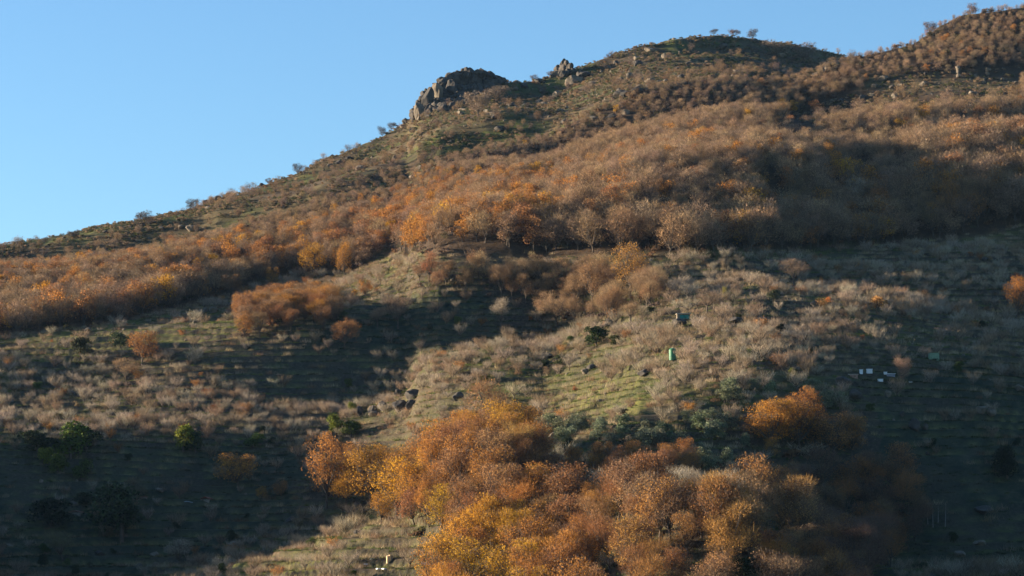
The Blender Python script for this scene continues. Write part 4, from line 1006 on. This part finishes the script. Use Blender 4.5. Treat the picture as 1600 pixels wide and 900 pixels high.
# ---------------------------------------------------------------- built things
import bmesh
def bm_box(bm,x0,x1,y0,y1,z0,z1,bev=0):
    r=bmesh.ops.create_cube(bm,size=1); bmesh.ops.scale(bm,vec=(x1-x0,y1-y0,z1-z0),verts=r['verts']); bmesh.ops.translate(bm,vec=((x0+x1)/2,(y0+y1)/2,(z0+z1)/2),verts=r['verts'])
    if bev: 
        e=list({e for v in r['verts'] for e in v.link_edges}); bmesh.ops.bevel(bm,geom=e,offset=bev,segments=2,affect='EDGES')
def part(name,parent,mat,build,loc=(0,0,0),rot=(0,0,0),smooth=False):
    bm=bmesh.new(); build(bm); me=bpy.data.meshes.new(name); bmesh.ops.recalc_face_normals(bm,faces=bm.faces); bm.to_mesh(me); bm.free(); me.materials.append(mat)
    if smooth:
        for p in me.polygons: p.use_smooth=True
    return obj(name,me,parent,loc,rot)
def lathe(bm,prof,n=28):
    rings=[[bm.verts.new((r*math.cos(2*math.pi*k/n),r*math.sin(2*math.pi*k/n),z)) for k in range(n)] for r,z in prof]
    for a,b in zip(rings,rings[1:]):
        for k in range(n): bm.faces.new((a[k],a[(k+1)%n],b[(k+1)%n],b[k]))
    bm.faces.new(rings[0][::-1]); bm.faces.new(rings[-1])
def paint(name,col,rough=.6,var=.25,sc=2.):
    return mat_noise(name,[(.3,tuple(c*(1-var) for c in col)),(.7,tuple(c*(1+var) for c in col))],sc,rough)
def thing(name,label,cat,u,v,rz=0,group=None,sink=.15):
    P=at(u,v); o=link(bpy.data.objects.new(name,None)); o.location=(P.x,P.y,P.z-sink); o.rotation_euler=(0,0,rz); o['label']=label; o['category']=cat
    if group: o['group']=group
    return o,mpp(P.y)
tank_m=paint('green_fibreglass',(.045,.17,.09),.45,.2,1.2); 
t,m=thing('water_tank','tall green cylindrical tank with a domed top on the middle terraces','tank',1051,565)
r=5.6*m; H=19.5*m
part('tank_body',t,tank_m,lambda bm:lathe(bm,[(r,0),(r,H*.24),(r*1.03,H*.25),(r*1.03,H*.28),(r,H*.29),(r,H*.54),(r*1.03,H*.55),(r*1.03,H*.58),(r,H*.59),(r,H*.80)]),smooth=False)
part('domed_top',t,tank_m,lambda bm:lathe(bm,[(r*1.01,H*.8),(r*.95,H*.86),(r*.75,H*.93),(r*.45,H*.97),(r*.2,H*.98)]),smooth=True)
part('filler_cap',t,paint('cap_paint',(.45,.45,.3)),lambda bm:lathe(bm,[(r*.2,H*.975),(r*.2,H*1.02),(r*.12,H*1.03)],16))
stone=mat_noise('field_stone',[(.3,(.12,.1,.08)),(.7,(.3,.26,.2))],1.5,.95,.5)
tile=mat_noise('weathered_roof',[(.3,(.30,.25,.20)),(.7,(.5,.44,.36))],2.,.9); teal=paint('teal_paint',(.03,.19,.17))
t,m=thing('stone_hut','low stone hut with a teal door and pale flat roof','hut',1068,507,0)
W,Hh,Dd=20*m,9.5*m,3.2
part('wall',t,stone,lambda bm:(bm_box(bm,-W/2,-1.0,0,Dd,0,Hh),bm_box(bm,1.6,W/2,0,Dd,0,Hh),bm_box(bm,-1.0,1.6,.35,Dd,0,Hh),bm_box(bm,-1.0,1.6,0,.35,Hh*.86,Hh)))
part('roof',t,tile,lambda bm:(bm_box(bm,-W/2-.2,W/2+.2,-.25,Dd+.2,Hh+.002,Hh+.2,.03)))
part('door',t,teal,lambda bm:(bm_box(bm,-.96,.28,.12,.2,.0,Hh*.85,.02),bm_box(bm,.32,1.56,.12,.2,.0,Hh*.85,.02)))
pg=paint('pale_green_plastic',(.20,.30,.20),.5)
t,m=thing('tank_box','square pale green water tank on the dark right terraces','tank',1460,563)
W=15.5*m;Hh=12*m
part('tank_body',t,pg,lambda bm:(bm_box(bm,-W/2,W/2,0,W*.8,0,Hh*.94,.08),*[bm_box(bm,a*W-.04,a*W+.04,-.03,.0,.05,Hh*.9) for a in (-.33,-.1,.12,.35)]))
part('lid',t,pg,lambda bm:bm_box(bm,-W/2-.06,W/2+.06,-.06,W*.8+.06,Hh*.945,Hh,.04))
white=paint('white_paint',(.72,.74,.74),.6,.08); 
for (a,b,w,h,lab) in ((1346,592,5,8,'narrow white hive box, leftmost in the row'),(1359,592,9,8,'broad white hive box with two openings, second from left'),(1376,596,8,5,'low white hive box set below the others'),(1384,591,5,5,'small white box left of the grey shed'),(1423,598,5,3,'tiny white box lying right of the lone pale tree')):
    t,m=thing('hive_box',lab,'box',a,b,rd.uniform(-.1,.1),'white boxes by the lone tree')
    w_,h_=w*m,h*m
    part('box_body',t,white,lambda bm:(bm_box(bm,-w_/2,w_/2,0,w_*.8,.1,h_*.55,.02),bm_box(bm,-w_/2*.97,w_/2*.97,.02,w_*.78,h_*.56,h_*.88,.02)))
    part('lid',t,white,lambda bm:bm_box(bm,-w_/2-.06,w_/2+.06,-.06,w_*.8+.06,h_*.9,h_,.02))
    part('base',t,M['bark'],lambda bm:(bm_box(bm,-w_/2,-w_/2+.1,.02,w_*.7,-.3,.098),bm_box(bm,w_/2-.1,w_/2,.02,w_*.7,-.3,.098)))
t,m=thing('grey_shed','low grey shed beside the white hive boxes','shed',1392,593); W=13*m;Hh=5*m
part('wall',t,paint('grey_blue_boards',(.25,.27,.32)),lambda bm:bm_box(bm,-W/2,W/2,0,2.2,-.3,Hh))
part('roof',t,white,lambda bm:bm_box(bm,-W/2-.15,W/2+.15,-.2,2.4,Hh+.002,Hh+.12,.02))
brick=mat_noise('reddish_masonry',[(.3,(.25,.14,.11)),(.7,(.42,.27,.2))],1.6,.95,.4)
t,m=thing('brick_shed','low reddish masonry shed left of the white hive boxes','shed',1330,590); W=21*m;Hh=4.5*m
part('wall',t,brick,lambda bm:bm_box(bm,-W/2,W/2,0,2.4,-.5,Hh))
part('roof',t,tile,lambda bm:bm_box(bm,-W/2-.15,W/2+.15,-.2,2.6,Hh+.002,Hh+.15,.02))
cream=paint('cream_render',(.72,.64,.42),.8,.1)
t,m=thing('cream_cabin','small cream cabin wall shining among the orange forest trees','cabin',636,402); W=6.5*m;Hh=27*m
part('wall',t,cream,lambda bm:bm_box(bm,-W/2,W/2,0,3.,Hh*.78,Hh*.98))
part('lower_wall',t,stone,lambda bm:bm_box(bm,-W/2-.02,W/2+.02,-.02,3.05,-.5,Hh*.779))
def gable(bm,W,Dp,z,h,ov=.2):
    p=[(-W/2-ov,z),(0,z+h),(W/2+ov,z),(W/2+ov,z-.12),(0,z+h-.12),(-W/2-ov,z-.12)]
    a=[bm.verts.new((x,-ov,zz)) for x,zz in p]; b=[bm.verts.new((x,Dp+ov,zz)) for x,zz in p]; n=len(p)
    bm.faces.new(a); bm.faces.new(b[::-1])
    for i in range(n): bm.faces.new((a[i],b[i],b[(i+1)%n],a[(i+1)%n]))
part('roof',t,tile,lambda bm:gable(bm,W,3.,Hh*.985+.12,.5))
t,m=thing('ruined_wall','small sunlit orange-cream wall of a ruin near the bottom edge','ruin',608,884,.5); W=7*m;Hh=11*m
part('wall',t,mat_noise('warm_plaster',[(.3,(.5,.34,.18)),(.7,(.72,.55,.33))],1.2,.9),lambda bm:(bm_box(bm,-W/2,W/2,0,.35,-.3,Hh*.85),bm_box(bm,W*.1,W/2,0.002,.352,Hh*.85,Hh)))
part('side_wall',t,stone,lambda bm:bm_box(bm,W/2+.002,W/2+.35,0.01,2.2,-.3,Hh*.95))
t,m=thing('open_shelter','low shelter with a grey roof and pale green front near the bottom edge','shelter',670,893); W=20*m;Hh=10*m
part('wall',t,paint('pale_lime',(.45,.5,.25)),lambda bm:bm_box(bm,-W/2,W/2,0,.15,-.3,Hh*.45))
part('roof',t,paint('zinc_roof',(.3,.31,.3)),lambda bm:(bm_box(bm,-W/2-.2,W/2+.2,-.4,2.6,Hh*.85,Hh*.95)),rot=(.15,0,0))
for k in range(3): part('post',t,M['bark'],lambda bm:bm_box(bm,-W/2+.05+k*(W-.2)/2,-W/2+.17+k*(W-.2)/2,-.3,-.2,-.5,Hh*.84))
for i,(a,b,w) in enumerate(((572,886,7),(582,884,5),(593,893,7),(602,892,5))):
    t,m=thing('pale_slab','%s pale slab lying on the ground left of the ruined wall'%('leftmost','second','third','rightmost')[i],'slab',a,b,.2*i,'pale slabs by the ruin',.05)
    W=w*m; part('slab',t,white,lambda bm:bm_box(bm,-W/2,W/2,0,.9,0,.22,.03)); 
for (a,b,w,h,col,lab) in ((292,790,16,5,(.30,.38,.45),'shed roofed with pale blue sheet in the lower left shade'),(320,790,14,7,(.22,.09,.06),'rusty red shed roof right of the blue sheeted one'),(225,783,10,4,(.2,.09,.07),'small reddish roof left of the huge dark bush top'),(116,812,18,6,(.25,.12,.09),'reddish tiled shed beside the black-green bush')):
    t,m=thing('farm_shed',lab,'shed',a,b,rd.uniform(-.3,.3)); W=w*m;Hh=h*m
    part('wall',t,stone,lambda bm:bm_box(bm,-W/2,W/2,0,2.6,-.4,Hh*.6))
    part('roof',t,paint('sheet_%d'%a,col),lambda bm:gable(bm,W,2.6,Hh*.6+.13,Hh*.4))
t,m=thing('stone_pile','little heap of white stones at the lower right','stone heap',1447,852); 
for k in range(5): obj('stone',BLS[k%5],t,((k-2)*.28,rd.uniform(-.1,.1),.14),(0,0,k),(.17,.15,.16+.05*(k%2))).data
sb=mat_noise('pale_birch_bark',[(.3,(.12,.11,.10)),(.7,(.26,.24,.21))],2,.9)
for i,(a,b,h) in enumerate(((1450,822,28),(1458,824,32),(1466,820,28),(1477,822,34))):
    P=at(a,b); m=mpp(P.y); hh=h*m
    g=Geo(); V,F=tube([(0,0,-.3),(.05*hh*(i-1.5)*.3,0,hh*.5),(.02*hh*(i-1),0,hh)],[.10,.07,.03],6); g.add(V,F,0)
    root=link(bpy.data.objects.new('birch_tree',None)); root.location=P; root['label']='slim pale birch trunk in the lower right shade, %s from the left'%ORD[i]; root['category']='birch tree'; root['group']='slim birches at the lower right'
    obj('trunk',g.mesh('birch_trunk',[sb]),root)
    g=Geo(); n=160; q=rng.random(n); Pq=np.stack([rng.normal(size=n)*.4,rng.normal(size=n)*.4,hh*(.55+.5*q)],1); Dq=unit(n)*.6+np.array([0,0,1.]); V,F=slivers(Pq,Dq,rng.uniform(.3,.7,n),.03); g.add(V,F,0)
    obj('crown',g.mesh('birch_crown',[M['twig']]),root)
# ---------------------------------------------------------------- dry stone terrace walls seen on the sunlit orchards
# ---------------------------------------------------------------- air
USE_HAZE=True
if USE_HAZE:
    me=bpy.data.meshes.new('haze'); bm=bmesh.new(); bm_box(bm,-900,900,-330,2150,-110,420); bm.to_mesh(me); bm.free()
    hm=bpy.data.materials.new('haze'); hm.use_nodes=True; nt=hm.node_tree; nt.nodes.clear(); out=nt.nodes.new('ShaderNodeOutputMaterial'); pv=nt.nodes.new('ShaderNodeVolumePrincipled')
    pv.inputs['Color'].default_value=(.34,.62,1,1); pv.inputs['Density'].default_value=HAZE_D; pv.inputs['Anisotropy'].default_value=0.0
    nt.links.new(pv.outputs[0],out.inputs['Volume']); me.materials.append(hm)
    o=link(bpy.data.objects.new('haze',me)); o['kind']='stuff'; o['label']='thin blue air over the valley'
print('objects',len(bpy.data.objects))
